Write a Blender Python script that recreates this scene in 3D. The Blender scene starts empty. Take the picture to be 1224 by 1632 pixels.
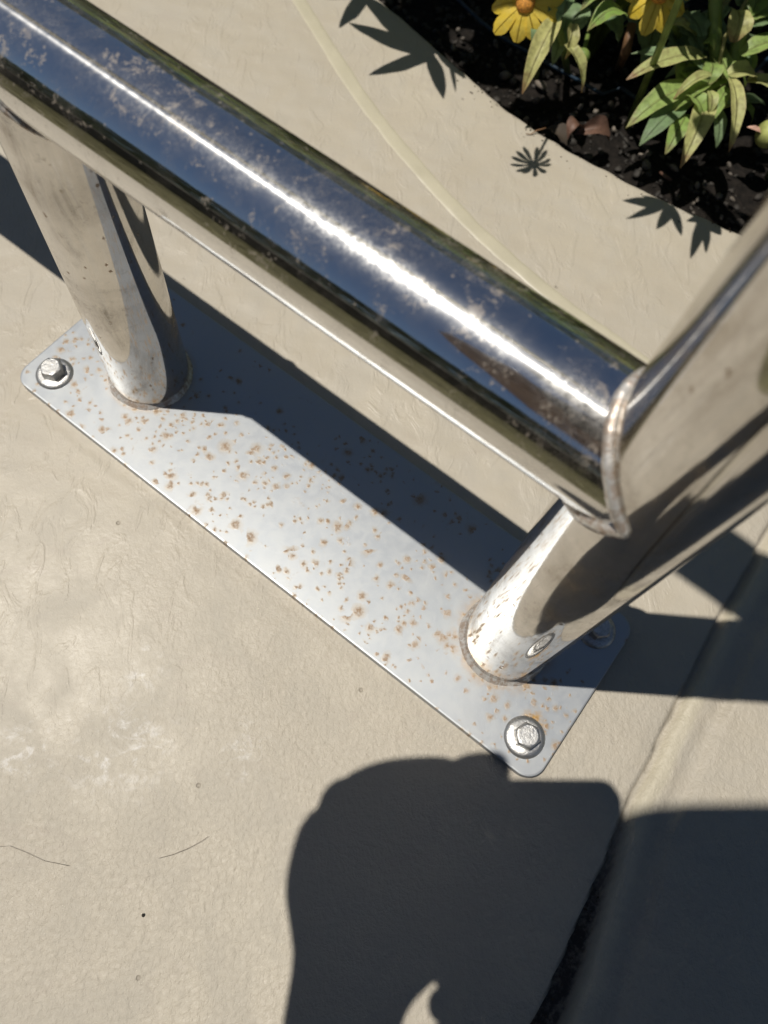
import bpy, bmesh, math, random
from mathutils import Vector, Matrix, noise
random.seed(7)
R = math.radians
S = bpy.context.scene
COL = S.collection

# ------------------------------------------------------------------ camera
H = 0.45                                   # lens height over the base plate, metres
FPX = 1232.44                              # focal length for a picture 1224 x 1632
CX = Vector((0.996963, 0.0, 0.07787)).normalized()
CZ = Vector((-0.0720806, -0.3783838, 0.9228381)).normalized()   # points back, towards the photographer
CY = CZ.cross(CX).normalized()
CX = CY.cross(CZ).normalized()
CP = Vector((0, 0, H))
cam_d = bpy.data.cameras.new('camera')
cam = bpy.data.objects.new('camera', cam_d)
COL.objects.link(cam)
cam.matrix_world = Matrix(((CX.x, CY.x, CZ.x, 0), (CX.y, CY.y, CZ.y, 0), (CX.z, CY.z, CZ.z, H), (0, 0, 0, 1)))
cam_d.sensor_fit = 'VERTICAL'
cam_d.sensor_height = 36
cam_d.lens = 36 * FPX / 1632
cam_d.clip_start = 0.004
cam_d.clip_end = 500
cam_d.dof.use_dof = True
cam_d.dof.focus_distance = 0.40
cam_d.dof.aperture_fstop = 9.0
S.camera = cam

# ------------------------------------------------------------------ light
SD = Vector((0.30732629, -0.01828594, -0.95142849)).normalized()   # the way the sunlight travels
SUN_EL = math.asin(-SD.z)
w = bpy.data.worlds.new('World'); S.world = w; w.use_nodes = True
nt = w.node_tree
sky = nt.nodes.new('ShaderNodeTexSky'); sky.sky_type = 'NISHITA'; sky.sun_disc = False
sky.sun_elevation = SUN_EL
sky.sun_rotation = math.atan2(-SD.x, -SD.y)
sky.air_density = 0.85; sky.dust_density = 0.15; sky.ozone_density = 2.0
nt.links.new(sky.outputs[0], nt.nodes['Background'].inputs[0])
nt.nodes['Background'].inputs[1].default_value = 0.05
sun_d = bpy.data.lights.new('sun', 'SUN'); sun_d.energy = 5.0; sun_d.angle = R(0.53); sun_d.color = (1.0, 0.955, 0.88)
sun = bpy.data.objects.new('sun', sun_d); COL.objects.link(sun)
sun.rotation_euler = SD.to_track_quat('-Z', 'Y').to_euler()
sun.location = (-1, 0, 3)
S.view_settings.view_transform = 'Standard'; S.view_settings.look = 'None'
S.view_settings.exposure = -0.12; S.view_settings.gamma = 1
S.view_settings.use_curve_mapping = False
S.render.engine = 'CYCLES'
S.cycles.use_denoising = True
S.cycles.max_bounces = 8; S.cycles.diffuse_bounces = 4; S.cycles.glossy_bounces = 5
S.cycles.transparent_max_bounces = 6; S.cycles.transmission_bounces = 3
S.cycles.caustics_reflective = True; S.cycles.blur_glossy = 0.35
S.cycles.sample_clamp_indirect = 40

# ------------------------------------------------------------------ the place's own axes
U = Vector((0.79405447, -0.60784661, 0)).normalized()      # along the rail
V = Vector((-U.y, U.x, 0))                                 # across the path, towards the bed
PC = Vector((-0.0084375, 0.1935630, 0))                    # middle of the base plate
GZ = -0.006                                                # path surface
RT = 0.0254                                                # tube radius


def at(px, py, z=0.0):
    """The point of the level plane at height z that lies under a point of the photograph."""
    d = CX * (px - 612) + CY * (816 - py) - CZ * FPX
    return CP + d * ((z - H) / d.z)


def st(p):
    return p.dot(U), p.dot(V)


def W(s, t, z=0.0):
    return U * s + V * t + Vector((0, 0, z))


# ------------------------------------------------------------------ object helpers
def mesh_obj(name, verts, faces, mat=None, parent=None, smooth=True, uvs=None):
    me = bpy.data.meshes.new(name)
    me.from_pydata([tuple(v) for v in verts], [], faces)
    me.update()
    if uvs:
        ul = me.uv_layers.new(name='UVMap')
        for l in me.loops:
            ul.data[l.index].uv = uvs[l.vertex_index]
    if smooth:
        me.polygons.foreach_set('use_smooth', [True] * len(me.polygons))
    o = bpy.data.objects.new(name, me)
    COL.objects.link(o)
    if mat: me.materials.append(mat)
    if parent: o.parent = parent
    return o


def bm_obj(name, bm, mat=None, parent=None, smooth=True):
    me = bpy.data.meshes.new(name)
    bm.to_mesh(me); bm.free()
    if smooth:
        me.polygons.foreach_set('use_smooth', [True] * len(me.polygons))
    o = bpy.data.objects.new(name, me)
    COL.objects.link(o)
    if mat: me.materials.append(mat)
    if parent: o.parent = parent
    return o


def tag(o, label=None, cat=None, group=None, kind=None):
    if label: o['label'] = label
    if cat: o['category'] = cat
    if group: o['group'] = group
    if kind: o['kind'] = kind
    return o


def empty(name, label, cat, group=None):
    o = bpy.data.objects.new(name, None)
    o.empty_display_size = 0.02
    COL.objects.link(o)
    return tag(o, label, cat, group)


def frames(pts):
    """Tangent and two normals carried along a polyline."""
    n = len(pts); out = []
    t0 = (pts[1] - pts[0]).normalized()
    a = t0.orthogonal().normalized()
    for i in range(n):
        t = (pts[min(i + 1, n - 1)] - pts[max(i - 1, 0)]).normalized()
        a = (a - t * a.dot(t)).normalized()
        out.append((t, a, t.cross(a)))
    return out


def tube_geo(pts, rad, seg=12, caps=True, closed=False):
    """verts, faces of a tube; rad is a number or a list."""
    pts = [Vector(p) for p in pts]
    n = len(pts); fr = frames(pts); V_, F_ = [], []
    for i, (p, (t, a, b)) in enumerate(zip(pts, fr)):
        r = rad[i] if isinstance(rad, (list, tuple)) else rad
        for k in range(seg):
            an = 2 * math.pi * k / seg
            V_.append(p + (a * math.cos(an) + b * math.sin(an)) * r)
    for i in range(n - 1):
        for k in range(seg):
            k2 = (k + 1) % seg
            F_.append((i * seg + k, i * seg + k2, (i + 1) * seg + k2, (i + 1) * seg + k))
    if closed:
        for k in range(seg):
            k2 = (k + 1) % seg
            F_.append(((n - 1) * seg + k, (n - 1) * seg + k2, k2, k))
    elif caps:
        F_.append(tuple(reversed(range(seg)))); F_.append(tuple(range((n - 1) * seg, n * seg)))
    return V_, F_


def tube(name, pts, rad, mat, parent=None, seg=12, caps=True, closed=False):
    v, f = tube_geo(pts, rad, seg, caps, closed)
    return mesh_obj(name, v, f, mat, parent)


# ------------------------------------------------------------------ material helpers
def new_mat(name):
    m = bpy.data.materials.new(name); m.use_nodes = True
    t = m.node_tree
    return m, t, t.nodes['Principled BSDF']


class NT:
    def __init__(s, t): s.t = t

    def n(s, kind, **kw):
        nd = s.t.nodes.new('ShaderNode' + kind)
        for k, v in kw.items(): setattr(nd, k, v)
        return nd

    def l(s, a, b): s.t.links.new(a, b)

    def val(s, sock, v):
        if isinstance(v, (int, float)): sock.default_value = v
        elif isinstance(v, (tuple, list)): sock.default_value = v
        else: s.l(v, sock)

    def noise(s, co, scale, detail=3, rough=0.55, dist=0.0):
        nd = s.n('TexNoise'); s.l(co, nd.inputs['Vector'])
        nd.inputs['Scale'].default_value = scale; nd.inputs['Detail'].default_value = detail
        nd.inputs['Roughness'].default_value = rough; nd.inputs['Distortion'].default_value = dist
        return nd.outputs[0]

    def ramp(s, v, a, b, lo=0.0, hi=1.0, smooth=True):
        nd = s.n('MapRange'); nd.interpolation_type = 'SMOOTHSTEP' if smooth else 'LINEAR'
        s.val(nd.inputs[0], v)
        for i, x in ((1, a), (2, b), (3, lo), (4, hi)): nd.inputs[i].default_value = x
        return nd.outputs[0]

    def math(s, op, a, b=0.0, c=None, clamp=False):
        nd = s.n('Math', operation=op); nd.use_clamp = clamp
        s.val(nd.inputs[0], a); s.val(nd.inputs[1], b)
        if c is not None: s.val(nd.inputs[2], c)
        return nd.outputs[0]

    def mix(s, f, a, b):
        nd = s.n('Mix', data_type='RGBA')
        s.val(nd.inputs[0], f)
        s.val(nd.inputs[6], a if not isinstance(a, tuple) else (*a, 1)); s.val(nd.inputs[7], b if not isinstance(b, tuple) else (*b, 1))
        return nd.outputs[2]

    def obj(s):
        return s.n('TexCoord').outputs['Object']

    def scale(s, co, v, rot=(0, 0, 0), loc=(0, 0, 0)):
        nd = s.n('Mapping'); s.l(co, nd.inputs[0])
        nd.inputs['Scale'].default_value = v; nd.inputs['Rotation'].default_value = rot; nd.inputs['Location'].default_value = loc
        return nd.outputs[0]

    def voro(s, co, scale, feature='F1', rnd=1.0):
        nd = s.n('TexVoronoi', feature=feature); s.l(co, nd.inputs['Vector'])
        nd.inputs['Scale'].default_value = scale; nd.inputs['Randomness'].default_value = rnd
        return nd

    def bump(s, h, dist, strength=1.0, normal=None):
        nd = s.n('Bump'); s.l(h, nd.inputs['Height']); nd.inputs['Distance'].default_value = dist
        nd.inputs['Strength'].default_value = strength
        if normal is not None: s.l(normal, nd.inputs['Normal'])
        return nd.outputs[0]

    def spot(s, co, p, r, soft=1.0):
        """1 inside a disc of radius r about the point p, fading outwards."""
        d = s.n('VectorMath', operation='DISTANCE'); s.l(co, d.inputs[0]); d.inputs[1].default_value = p
        return s.ramp(d.outputs['Value'], r * (1 - soft), r, 1.0, 0.0)


def simple(name, col, rough=0.6, metal=0.0, var=0.15, scale=40, bump=0.0, spec=0.5):
    m, t, p = new_mat(name); q = NT(t); co = q.obj()
    nz = q.noise(co, scale, 4)
    q.l(q.mix(q.ramp(nz, 0.3, 0.7), tuple(c * (1 - var) for c in col), tuple(min(1, c * (1 + var)) for c in col)), p.inputs['Base Color'])
    p.inputs['Roughness'].default_value = rough; p.inputs['Metallic'].default_value = metal
    p.inputs['Specular IOR Level'].default_value = spec
    if bump: q.l(q.bump(nz, bump), p.inputs['Normal'])
    return m


# ---- painted concrete
def mat_path():
    m, t, p = new_mat('painted_concrete'); q = NT(t); co = q.obj()
    big = q.noise(co, 5, 4, 0.6)
    mid = q.noise(co, 28, 5, 0.62, 0.4)
    c = q.mix(q.ramp(big, 0.3, 0.7), (0.368, 0.326, 0.259), (0.408, 0.364, 0.288))
    c = q.mix(q.ramp(mid, 0.35, 0.75), c, (0.365, 0.33, 0.27))
    # pinkish worn smears and pale scuffs
    smear = q.noise(q.scale(co, (26, 60, 1), (0, 0, R(35))), 1.0, 3, 0.6, 0.8)
    c = q.mix(q.math('MULTIPLY', q.ramp(smear, 0.56, 0.78), 0.30), c, (0.335, 0.285, 0.235))
    pale = q.noise(co, 150, 4, 0.7)
    gx, gy = at(185, 1180), at(30, 1200)
    scuff = q.spot(co, (*gx.xy, GZ), 0.045)
    scuff2 = q.spot(co, (*gy.xy, GZ), 0.028)
    g3 = at(385, 1200); scuff3 = q.spot(co, (*g3.xy, GZ), 0.026)
    g4 = at(225, 1060); scuff4 = q.spot(co, (*g4.xy, GZ), 0.02)
    sc = q.math('MAXIMUM', q.math('MAXIMUM', scuff, scuff2), q.math('MAXIMUM', scuff3, scuff4))
    sc = q.math('MULTIPLY', q.math('MULTIPLY', sc, q.ramp(q.noise(co, 60, 5, 0.7, 1.2), 0.46, 0.66)), q.ramp(pale, 0.42, 0.62))
    c = q.mix(q.math('MULTIPLY', sc, 0.9), c, (0.60, 0.58, 0.55))
    # pinholes and grit
    vo = q.voro(co, 55); hole = q.ramp(vo.outputs['Distance'], 0.03, 0.09, 1, 0)
    rnd = q.n('TexWhiteNoise', noise_dimensions='3D'); q.l(vo.outputs['Position'], rnd.inputs[0])
    hole = q.math('MULTIPLY', hole, q.ramp(rnd.outputs[0], 0.86, 0.9))
    c = q.mix(q.math('MULTIPLY', hole, 0.35), c, (0.16, 0.13, 0.10))
    # dirt lying in the trough of the joint, stored as a vertex mask
    at_ = q.n('Attribute', attribute_name='dirt')
    dn = q.ramp(q.noise(co, 220, 4, 0.65), 0.3, 0.6)
    c = q.mix(q.math('MULTIPLY', at_.outputs['Fac'], q.math('MULTIPLY_ADD', dn, 0.35, 0.65)), c, (0.022, 0.017, 0.013))
    yl = q.n('Attribute', attribute_name='cream')
    c = q.mix(q.math('MULTIPLY', yl.outputs['Fac'], 0.7), c, (0.46, 0.415, 0.31))
    q.l(c, p.inputs['Base Color'])
    q.l(q.ramp(mid, 0.3, 0.7, 0.40, 0.6), p.inputs['Roughness'])
    p.inputs['Specular IOR Level'].default_value = 0.5
    # relief: orange-peel grain stronger towards the photographer, smoother towards the bed
    sx = q.n('SeparateXYZ'); q.l(co, sx.inputs[0])
    zone = q.ramp(q.math('ADD', sx.outputs[1], q.math('MULTIPLY', q.math('SUBTRACT', big, 0.5), 0.5)), -0.02, 0.22, 1.0, 0.22)
    g1 = q.noise(co, 420, 3, 0.55, 0.3)
    g2 = q.noise(q.scale(co, (1, 0.55, 1), (0, 0, R(35))), 210, 4, 0.6, 0.6)
    gr = q.math('ADD', q.math('MULTIPLY', g1, 0.6), q.math('MULTIPLY', g2, 1.2))
    gr = q.math('MULTIPLY', gr, zone)
    gr = q.math('ADD', gr, q.math('MULTIPLY', q.math('MULTIPLY', q.noise(co, 300, 5, 0.68, 0.3), zone), 1.7))
    ch = q.math('MULTIPLY', q.ramp(q.noise(q.scale(co, (1, .45, 1), (0, 0, R(-25))), 75, 4, 0.6, 0.8), 0.5, 0.64), q.math('SUBTRACT', 0.6, q.math('MULTIPLY', zone, 0.5)))
    hgt = q.math('SUBTRACT', q.math('ADD', gr, ch), q.math('MULTIPLY', hole, 1.2))
    q.l(q.bump(hgt, 0.00055), p.inputs['Normal'])
    return m


def mat_strip():
    m, t, p = new_mat('caulk_paint'); q = NT(t); co = q.obj()
    nz = q.noise(co, 45, 4)
    q.l(q.mix(q.ramp(nz, 0.3, 0.7), (0.395, 0.36, 0.267), (0.43, 0.392, 0.292)), p.inputs['Base Color'])
    p.inputs['Roughness'].default_value = 0.45
    q.l(q.bump(q.noise(co, 160, 3), 0.0002), p.inputs['Normal'])
    return m


# ---- polished stainless tube: dirt films, water spots and fine waviness
def mat_steel(name, film=0.0, specks=0.0, axis=None, tint=(0.74, 0.735, 0.72), dcol=(0.42, 0.36, 0.29, 1), soft=0.16, aniso=(0.28, -0.72)):
    m, t, p = new_mat(name); q = NT(t); co = q.obj()
    p.inputs['Metallic'].default_value = 1.0
    cl = q.noise(co, 26, 4, 0.62, 0.5)                 # broad clouding
    fl = q.noise(co, 95, 5, 0.68, 0.9)                 # dried film
    mk = q.noise(co, 340, 3, 0.6, 0.4)
    if axis is not None:
        sx = q.n('VectorMath', operation='DOT_PRODUCT'); q.l(co, sx.inputs[0]); sx.inputs[1].default_value = U
        near = q.ramp(sx.outputs['Value'], -0.33, 0.0)
    else:
        near = 0.4
    fine = q.noise(co, 210, 6, 0.72, 0.7)
    gran = q.noise(co, 900, 4, 0.7, 0.2)
    haze = q.math('MULTIPLY', q.ramp(cl, 0.38, 0.62), q.ramp(q.math('ADD', q.math('MULTIPLY', fine, 0.55), q.math('MULTIPLY', gran, 0.45)), 0.42, 0.60))
    # fine scratches, mostly running with the tube
    scm = q.scale(co, (14, 900, 900), (0, 0, R(37.5))) if axis else q.scale(co, (700, 700, 12))
    scr = q.math('MULTIPLY', q.ramp(q.noise(scm, 1.0, 3, 0.6, 0.15), 0.60, 0.68), q.ramp(q.noise(co, 30, 3), 0.4, 0.6))
    haze = q.math('ADD', haze, q.math('MULTIPLY', scr, 0.30), clamp=True)
    haze = q.math('MULTIPLY', haze, film)
    ring = q.math('MULTIPLY', q.math('MULTIPLY', q.ramp(fl, 0.555, 0.565), q.ramp(fl, 0.582, 0.572)), q.ramp(cl, 0.5, 0.6))      # dried drop outlines
    spots = q.math('MULTIPLY', q.ramp(q.math('ADD', q.math('ADD', q.math('MULTIPLY', fl, 0.42), q.math('MULTIPLY', fine, 0.38)), q.math('MULTIPLY', gran, 0.2)), 0.545, 0.585), q.ramp(q.noise(co, 40, 3, 0.6), 0.44, 0.54))
    vd = q.voro(co, 260); wd_ = q.n('TexWhiteNoise', noise_dimensions='3D'); q.l(vd.outputs['Position'], wd_.inputs[0])
    dots = q.math('MULTIPLY', q.ramp(vd.outputs['Distance'], 0.10, 0.2, 1, 0), q.ramp(wd_.outputs[0], 0.80, 0.84))
    spots = q.math('ADD', spots, q.math('MULTIPLY', dots, 0.8), clamp=True)
    spots = q.math('MULTIPLY', q.math('ADD', spots, q.math('MULTIPLY', ring, 0.45)), film)
    # small brown specks, drawn out a little
    v = q.voro(q.scale(co, (1, 1, 0.6)), 210)
    wn = q.n('TexWhiteNoise', noise_dimensions='3D'); q.l(v.outputs['Position'], wn.inputs[0])
    sp = q.math('MULTIPLY', q.ramp(q.math('ADD', v.outputs['Distance'], q.math('MULTIPLY', mk, 0.6)), 0.38, 0.52, 1, 0), q.ramp(wn.outputs[0], 0.55, 0.7))
    sp = q.math('MULTIPLY', sp, q.ramp(q.noise(co, 45, 3, 0.6), 0.42, 0.58))
    sp = q.math('MULTIPLY', sp, specks)
    c = q.mix(q.ramp(cl, 0.35, 0.7), tint, tuple(x * 0.93 for x in tint))
    c = q.mix(q.math('MULTIPLY', sp, 0.8), c, (0.20, 0.13, 0.075))
    q.l(c, p.inputs['Base Color'])
    q.l(q.math('ADD', q.math('ADD', 0.045, q.math('MULTIPLY', spots, 0.12)), q.math('MULTIPLY', sp, 0.3), clamp=True), p.inputs['Roughness'])
    n1 = q.bump(cl, 0.00006, 0.5)
    n2 = q.bump(q.math('ADD', q.math('MULTIPLY', fl, 0.5), q.math('MULTIPLY', haze, mk)), 0.00001, 1.0, n1)
    q.l(n2, p.inputs['Normal'])
    # scuffed film over the polish: a wide soft lobe round the sun's streak
    g = q.n('BsdfGlossy'); q.l(c, g.inputs[0]); g.inputs['Roughness'].default_value = 0.30
    q.l(q.bump(q.math('ADD', mk, fl), 0.00005), g.inputs['Normal'])
    m1 = q.n('MixShader')
    q.l(q.math('ADD', q.math('MULTIPLY', haze, 0.22), 0.045, clamp=True), m1.inputs[0]); q.l(p.outputs[0], m1.inputs[1]); q.l(g.outputs[0], m1.inputs[2])
    g2_ = q.n('BsdfGlossy'); q.l(c, g2_.inputs[0]); g2_.inputs['Roughness'].default_value = aniso[0]; g2_.inputs['Anisotropy'].default_value = aniso[1]; q.l(n1, g2_.inputs['Normal'])
    tv = q.n('CombineXYZ'); tv.inputs[0].default_value, tv.inputs[1].default_value, tv.inputs[2].default_value = (U.x, U.y, 0) if axis else (0, 0, 1)
    q.l(tv.outputs[0], g2_.inputs['Tangent'])
    m2 = q.n('MixShader'); q.val(m2.inputs[0], q.math('MULTIPLY', q.math('MULTIPLY_ADD', near, 0.42, 0.3), q.ramp(fine, 0.3, 0.7, soft * 0.4, soft * 1.2))) ; q.l(m1.outputs[0], m2.inputs[1]); q.l(g2_.outputs[0], m2.inputs[2])
    m1 = m2
    # mineral deposits: a thin matt coat over the metal
    d = q.n('BsdfDiffuse'); d.inputs[0].default_value = dcol
    ms = q.n('MixShader')
    fac = q.math('ADD', q.math('MULTIPLY', spots, 0.42), q.math('MULTIPLY', haze, 0.05))
    fac = q.math('ADD', fac, q.math('MULTIPLY', q.ramp(cl, 0.3, 0.8), 0.015 + 0.20 * specks), clamp=True)
    if specks > .5:
        pat = q.noise(q.scale(co, (1, 1, 0.45)), 34, 6, 0.68, 0.6)
        fac = q.math('ADD', fac, q.math('MULTIPLY', q.ramp(pat, 0.50, 0.70), 0.42), clamp=True)
    q.l(fac, ms.inputs[0]); q.l(m1.outputs[0], ms.inputs[1]); q.l(d.outputs[0], ms.inputs[2])
    q.l(ms.outputs[0], t.nodes['Material Output'].inputs[0])
    return m


def mat_plate(posts):
    m, t, p = new_mat('dull_stainless_plate'); q = NT(t); co = q.obj()
    p.inputs['Metallic'].default_value = 1.0
    b = q.noise(co, 14, 4, 0.6, 0.4)
    f = q.noise(co, 120, 5, 0.66, 0.5)
    c = q.mix(q.ramp(b, 0.35, 0.68), (0.368, 0.387, 0.405), (0.395, 0.407, 0.415))
    c = q.mix(q.math('MULTIPLY', q.ramp(f, 0.42, 0.62), 0.5), c, (0.40, 0.41, 0.41))
    warp = q.n('VectorMath', operation='MULTIPLY_ADD')
    nzc = q.n('TexNoise'); q.l(co, nzc.inputs['Vector']); nzc.inputs['Scale'].default_value = 420; nzc.inputs['Detail'].default_value = 2
    q.l(nzc.outputs[1], warp.inputs[0]); warp.inputs[1].default_value = (0.0035, 0.0035, 0); q.l(co, warp.inputs[2])
    wc = warp.outputs[0]
    sx = q.n('SeparateXYZ'); q.l(wc, sx.inputs[0])
    rust = None; halo = None
    dv = q.n('VectorMath', operation='DOT_PRODUCT'); q.l(co, dv.inputs[0]); dv.inputs[1].default_value = V
    # thickest along the side towards the photographer, thin on the far strip
    cen = q.math('SUBTRACT', 0.06, q.math('MULTIPLY', q.math('ABSOLUTE', q.math('SUBTRACT', dv.outputs['Value'], PC.dot(V) - .018)), 3.2))
    for sc, thr, rad in ((105, 0.87, 0.30), (170, 0.83, 0.32), (300, 0.83, 0.36)):
        v = q.voro(wc, sc); v.voronoi_dimensions = '2D'
        wn = q.n('TexWhiteNoise', noise_dimensions='2D'); q.l(v.outputs['Position'], wn.inputs[0])
        dens = q.noise(q.scale(co, (1, 1, 1), loc=(sc, 0, 0)), 22, 3, 0.6)
        on = q.math('GREATER_THAN', q.math('ADD', q.math('ADD', wn.outputs[0], cen), q.math('MULTIPLY', q.math('SUBTRACT', dens, 0.5), 1.3)), thr)
        wn2 = q.n('TexWhiteNoise', noise_dimensions='3D'); q.l(q.scale(v.outputs['Position'], (1, 1, 1), loc=(3, 5, 9)), wn2.inputs[0])
        dst = q.math('DIVIDE', v.outputs['Distance'], q.math('MULTIPLY_ADD', wn2.outputs[0], 1.0, 0.45))
        a = q.math('MULTIPLY', q.ramp(dst, rad * 0.25, rad, 1, 0), q.math('MULTIPLY', on, q.ramp(q.noise(wc, 700, 3, .7), .36, .6, .25, 1)))
        h = q.math('MULTIPLY', q.ramp(dst, rad * 0.5, rad * 1.9, 1, 0), on)
        rust = a if rust is None else q.math('MAXIMUM', rust, a)
        halo = h if halo is None else q.math('MAXIMUM', halo, h)
    patch = q.math('MULTIPLY', q.math('MULTIPLY', q.ramp(q.noise(wc, 70, 6, 0.72, 0.8), 0.60, 0.70), q.ramp(q.noise(co, 18, 3), 0.45, 0.6)), 0.55)
    rust = q.math('MAXIMUM', rust, q.math('MULTIPLY', patch, q.ramp(q.noise(wc, 520, 3, 0.7), 0.42, 0.62)))
    halo = q.math('MAXIMUM', halo, patch)
    stain = None
    for (pp, r0, r1) in posts:
        dd = q.n('VectorMath', operation='DISTANCE'); q.l(co, dd.inputs[0]); dd.inputs[1].default_value = pp
        k = q.ramp(dd.outputs['Value'], r0, r1, 1, 0)
        stain = k if stain is None else q.math('MAXIMUM', stain, k)
    bs = at(850, 1150); dd = q.n('VectorMath', operation='DISTANCE'); q.l(co, dd.inputs[0]); dd.inputs[1].default_value = (bs.x, bs.y, 0)
    stain = q.math('MAXIMUM', q.math('MULTIPLY', stain, 0.6), q.math('MULTIPLY', q.ramp(dd.outputs['Value'], 0.001, 0.010, 1, 0), 1.5))
    stain = q.math('MULTIPLY', stain, q.ramp(q.noise(co, 130, 4, 0.7), 0.34, 0.62))
    c = q.mix(q.math('MULTIPLY', halo, 0.45), c, (0.36, 0.29, 0.20))
    c = q.mix(q.math('MULTIPLY', stain, 0.75), c, (0.42, 0.25, 0.08))
    c = q.mix(q.math('MULTIPLY', rust, 0.8), c, (0.24, 0.135, 0.055))
    q.l(c, p.inputs['Base Color'])
    q.l(q.math('ADD', q.ramp(f, 0.3, 0.7, 0.40, 0.46), q.math('MULTIPLY', rust, 0.3)), p.inputs['Roughness'])
    q.l(q.math('SUBTRACT', 1.0, q.math('MULTIPLY', rust, 0.85)), p.inputs['Metallic'])
    q.l(q.bump(q.math('ADD', q.math('MULTIPLY', f, 0.5), q.math('MULTIPLY', rust, 2.0)), 0.00004), p.inputs['Normal'])
    d = q.n('BsdfDiffuse'); q.l(c, d.inputs[0])
    ms = q.n('MixShader'); ms.inputs[0].default_value = 0.42
    q.l(p.outputs[0], ms.inputs[1]); q.l(d.outputs[0], ms.inputs[2]); q.l(ms.outputs[0], t.nodes['Material Output'].inputs[0])
    return m


def mat_weld():
    m, t, p = new_mat('weld_metal'); q = NT(t); co = q.obj()
    f = q.noise(co, 260, 4, 0.7, 0.6)
    q.l(q.mix(q.ramp(f, 0.38, 0.62), (0.70, 0.68, 0.64), (0.42, 0.33, 0.26)), p.inputs['Base Color'])
    p.inputs['Metallic'].default_value = 0.85
    q.l(q.ramp(f, 0.3, 0.7, 0.34, 0.58), p.inputs['Roughness'])
    p.inputs['Metallic'].default_value = 0.6
    q.l(q.bump(q.noise(co, 500, 3), 0.0003), p.inputs['Normal'])
    return m


def mat_bolt():
    m, t, p = new_mat('zinc_bolt'); q = NT(t); co = q.obj()
    f = q.noise(co, 500, 4, 0.7)
    q.l(q.mix(q.ramp(f, 0.35, 0.65), (0.54, 0.535, 0.52), (0.38, 0.37, 0.35)), p.inputs['Base Color'])
    p.inputs['Metallic'].default_value = 0.95
    q.l(q.ramp(f, 0.3, 0.7, 0.34, 0.52), p.inputs['Roughness'])
    q.l(q.bump(f, 0.0003), p.inputs['Normal'])
    return m


# ---- leaves: pale midrib, yellow rim, browned tip, all along the leaf's own length
def mat_leaf(name, a, b, rim, tipc, rimk=0.5, tipk=0.7, trans=0.35, dark=0.62):
    m, t, p = new_mat(name); q = NT(t); co = q.obj()
    uv = q.n('TexCoord').outputs['UV']; sx = q.n('SeparateXYZ'); q.l(uv, sx.inputs[0])
    across = q.math('MULTIPLY', q.math('ABSOLUTE', q.math('SUBTRACT', sx.outputs[0], 0.5)), 2.0)
    nz = q.noise(co, 180, 4, 0.6)
    rnd = q.n('ObjectInfo').outputs['Random']
    base = q.mix(rnd, a, b)
    c = q.mix(q.ramp(nz, 0.4, 0.68), base, tuple(x * dark for x in b))
    c = q.mix(q.math('MULTIPLY', q.ramp(across, 0.0, 0.13, 1, 0), 0.45), c, rim)
    e = q.math('ADD', across, q.math('MULTIPLY', nz, 0.35))
    c = q.mix(q.math('MULTIPLY', q.ramp(e, 0.98, 1.18), rimk), c, rim)
    tp = q.math('ADD', sx.outputs[1], q.math('MULTIPLY', nz, 0.25))
    c = q.mix(q.math('MULTIPLY', q.ramp(tp, 0.88, 1.12), tipk), c, tipc)
    q.l(c, p.inputs['Base Color'])
    p.inputs['Roughness'].default_value = 0.5; p.inputs['Specular IOR Level'].default_value = 0.4
    q.l(q.bump(q.math('ADD', nz, q.math('MULTIPLY', q.ramp(across, 0, 0.12), 1.5)), 0.0008), p.inputs['Normal'])
    tr = q.n('BsdfTranslucent'); q.l(c, tr.inputs[0])
    ms = q.n('MixShader'); ms.inputs[0].default_value = trans
    q.l(p.outputs[0], ms.inputs[1]); q.l(tr.outputs[0], ms.inputs[2]); q.l(ms.outputs[0], t.nodes['Material Output'].inputs[0])
    return m


M_PATH = mat_path(); M_STRIP = mat_strip()
M_RAIL = mat_steel('polished_rail', 0.8, 0.15, True)
M_POST = mat_steel('polished_post', 0.35, 1.0, tint=(0.70, 0.685, 0.66), dcol=(0.26, 0.19, 0.11, 1), soft=0.16, aniso=(0.22, -0.4))
M_WELD = mat_weld(); M_BOLT = mat_bolt()
M_LEAF = mat_leaf('fresh_leaf', (0.24, 0.38, 0.08), (0.33, 0.44, 0.13), (0.42, 0.42, 0.17), (0.36, 0.24, 0.13), 0.45, 0.5)
M_OLD = mat_leaf('ageing_leaf', (0.46, 0.50, 0.19), (0.54, 0.52, 0.21), (0.50, 0.44, 0.20), (0.30, 0.16, 0.08), 0.6, 0.85)
M_DULL = mat_leaf('grey_green_leaf', (0.19, 0.29, 0.13), (0.25, 0.35, 0.18), (0.22, 0.28, 0.15), (0.2, 0.2, 0.1), 0.3, 0.2)
M_STEM = simple('plant_stem', (0.15, 0.21, 0.05), 0.5, 0, 0.3, 60)
M_BSTEM = simple('brown_stem', (0.16, 0.085, 0.04), 0.6, 0, 0.3, 90)
M_PETAL = mat_leaf('yellow_petal', (0.86, 0.62, 0.06), (0.88, 0.68, 0.12), (0.80, 0.50, 0.05), (0.78, 0.54, 0.06), 0.2, 0.3, 0.4, 0.92)
M_CONE = simple('flower_centre', (0.52, 0.22, 0.03), 0.7, 0, 0.45, 700, 0.0006)
M_SOIL = simple('dark_soil', (0.009, 0.007, 0.0055), 0.9, 0, 0.5, 160, 0.004, 0.2)
M_MULCH = simple('grey_mulch', (0.022, 0.018, 0.014), 0.75, 0, 0.6, 60, 0.0006)
M_LUMP = simple('pale_mulch', (0.12, 0.10, 0.08), 0.7, 0, 0.6, 90, 0.0006)
M_DEAD = simple('dead_leaf', (0.105, 0.055, 0.036), 0.6, 0, 0.35, 120, 0.0006)
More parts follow.
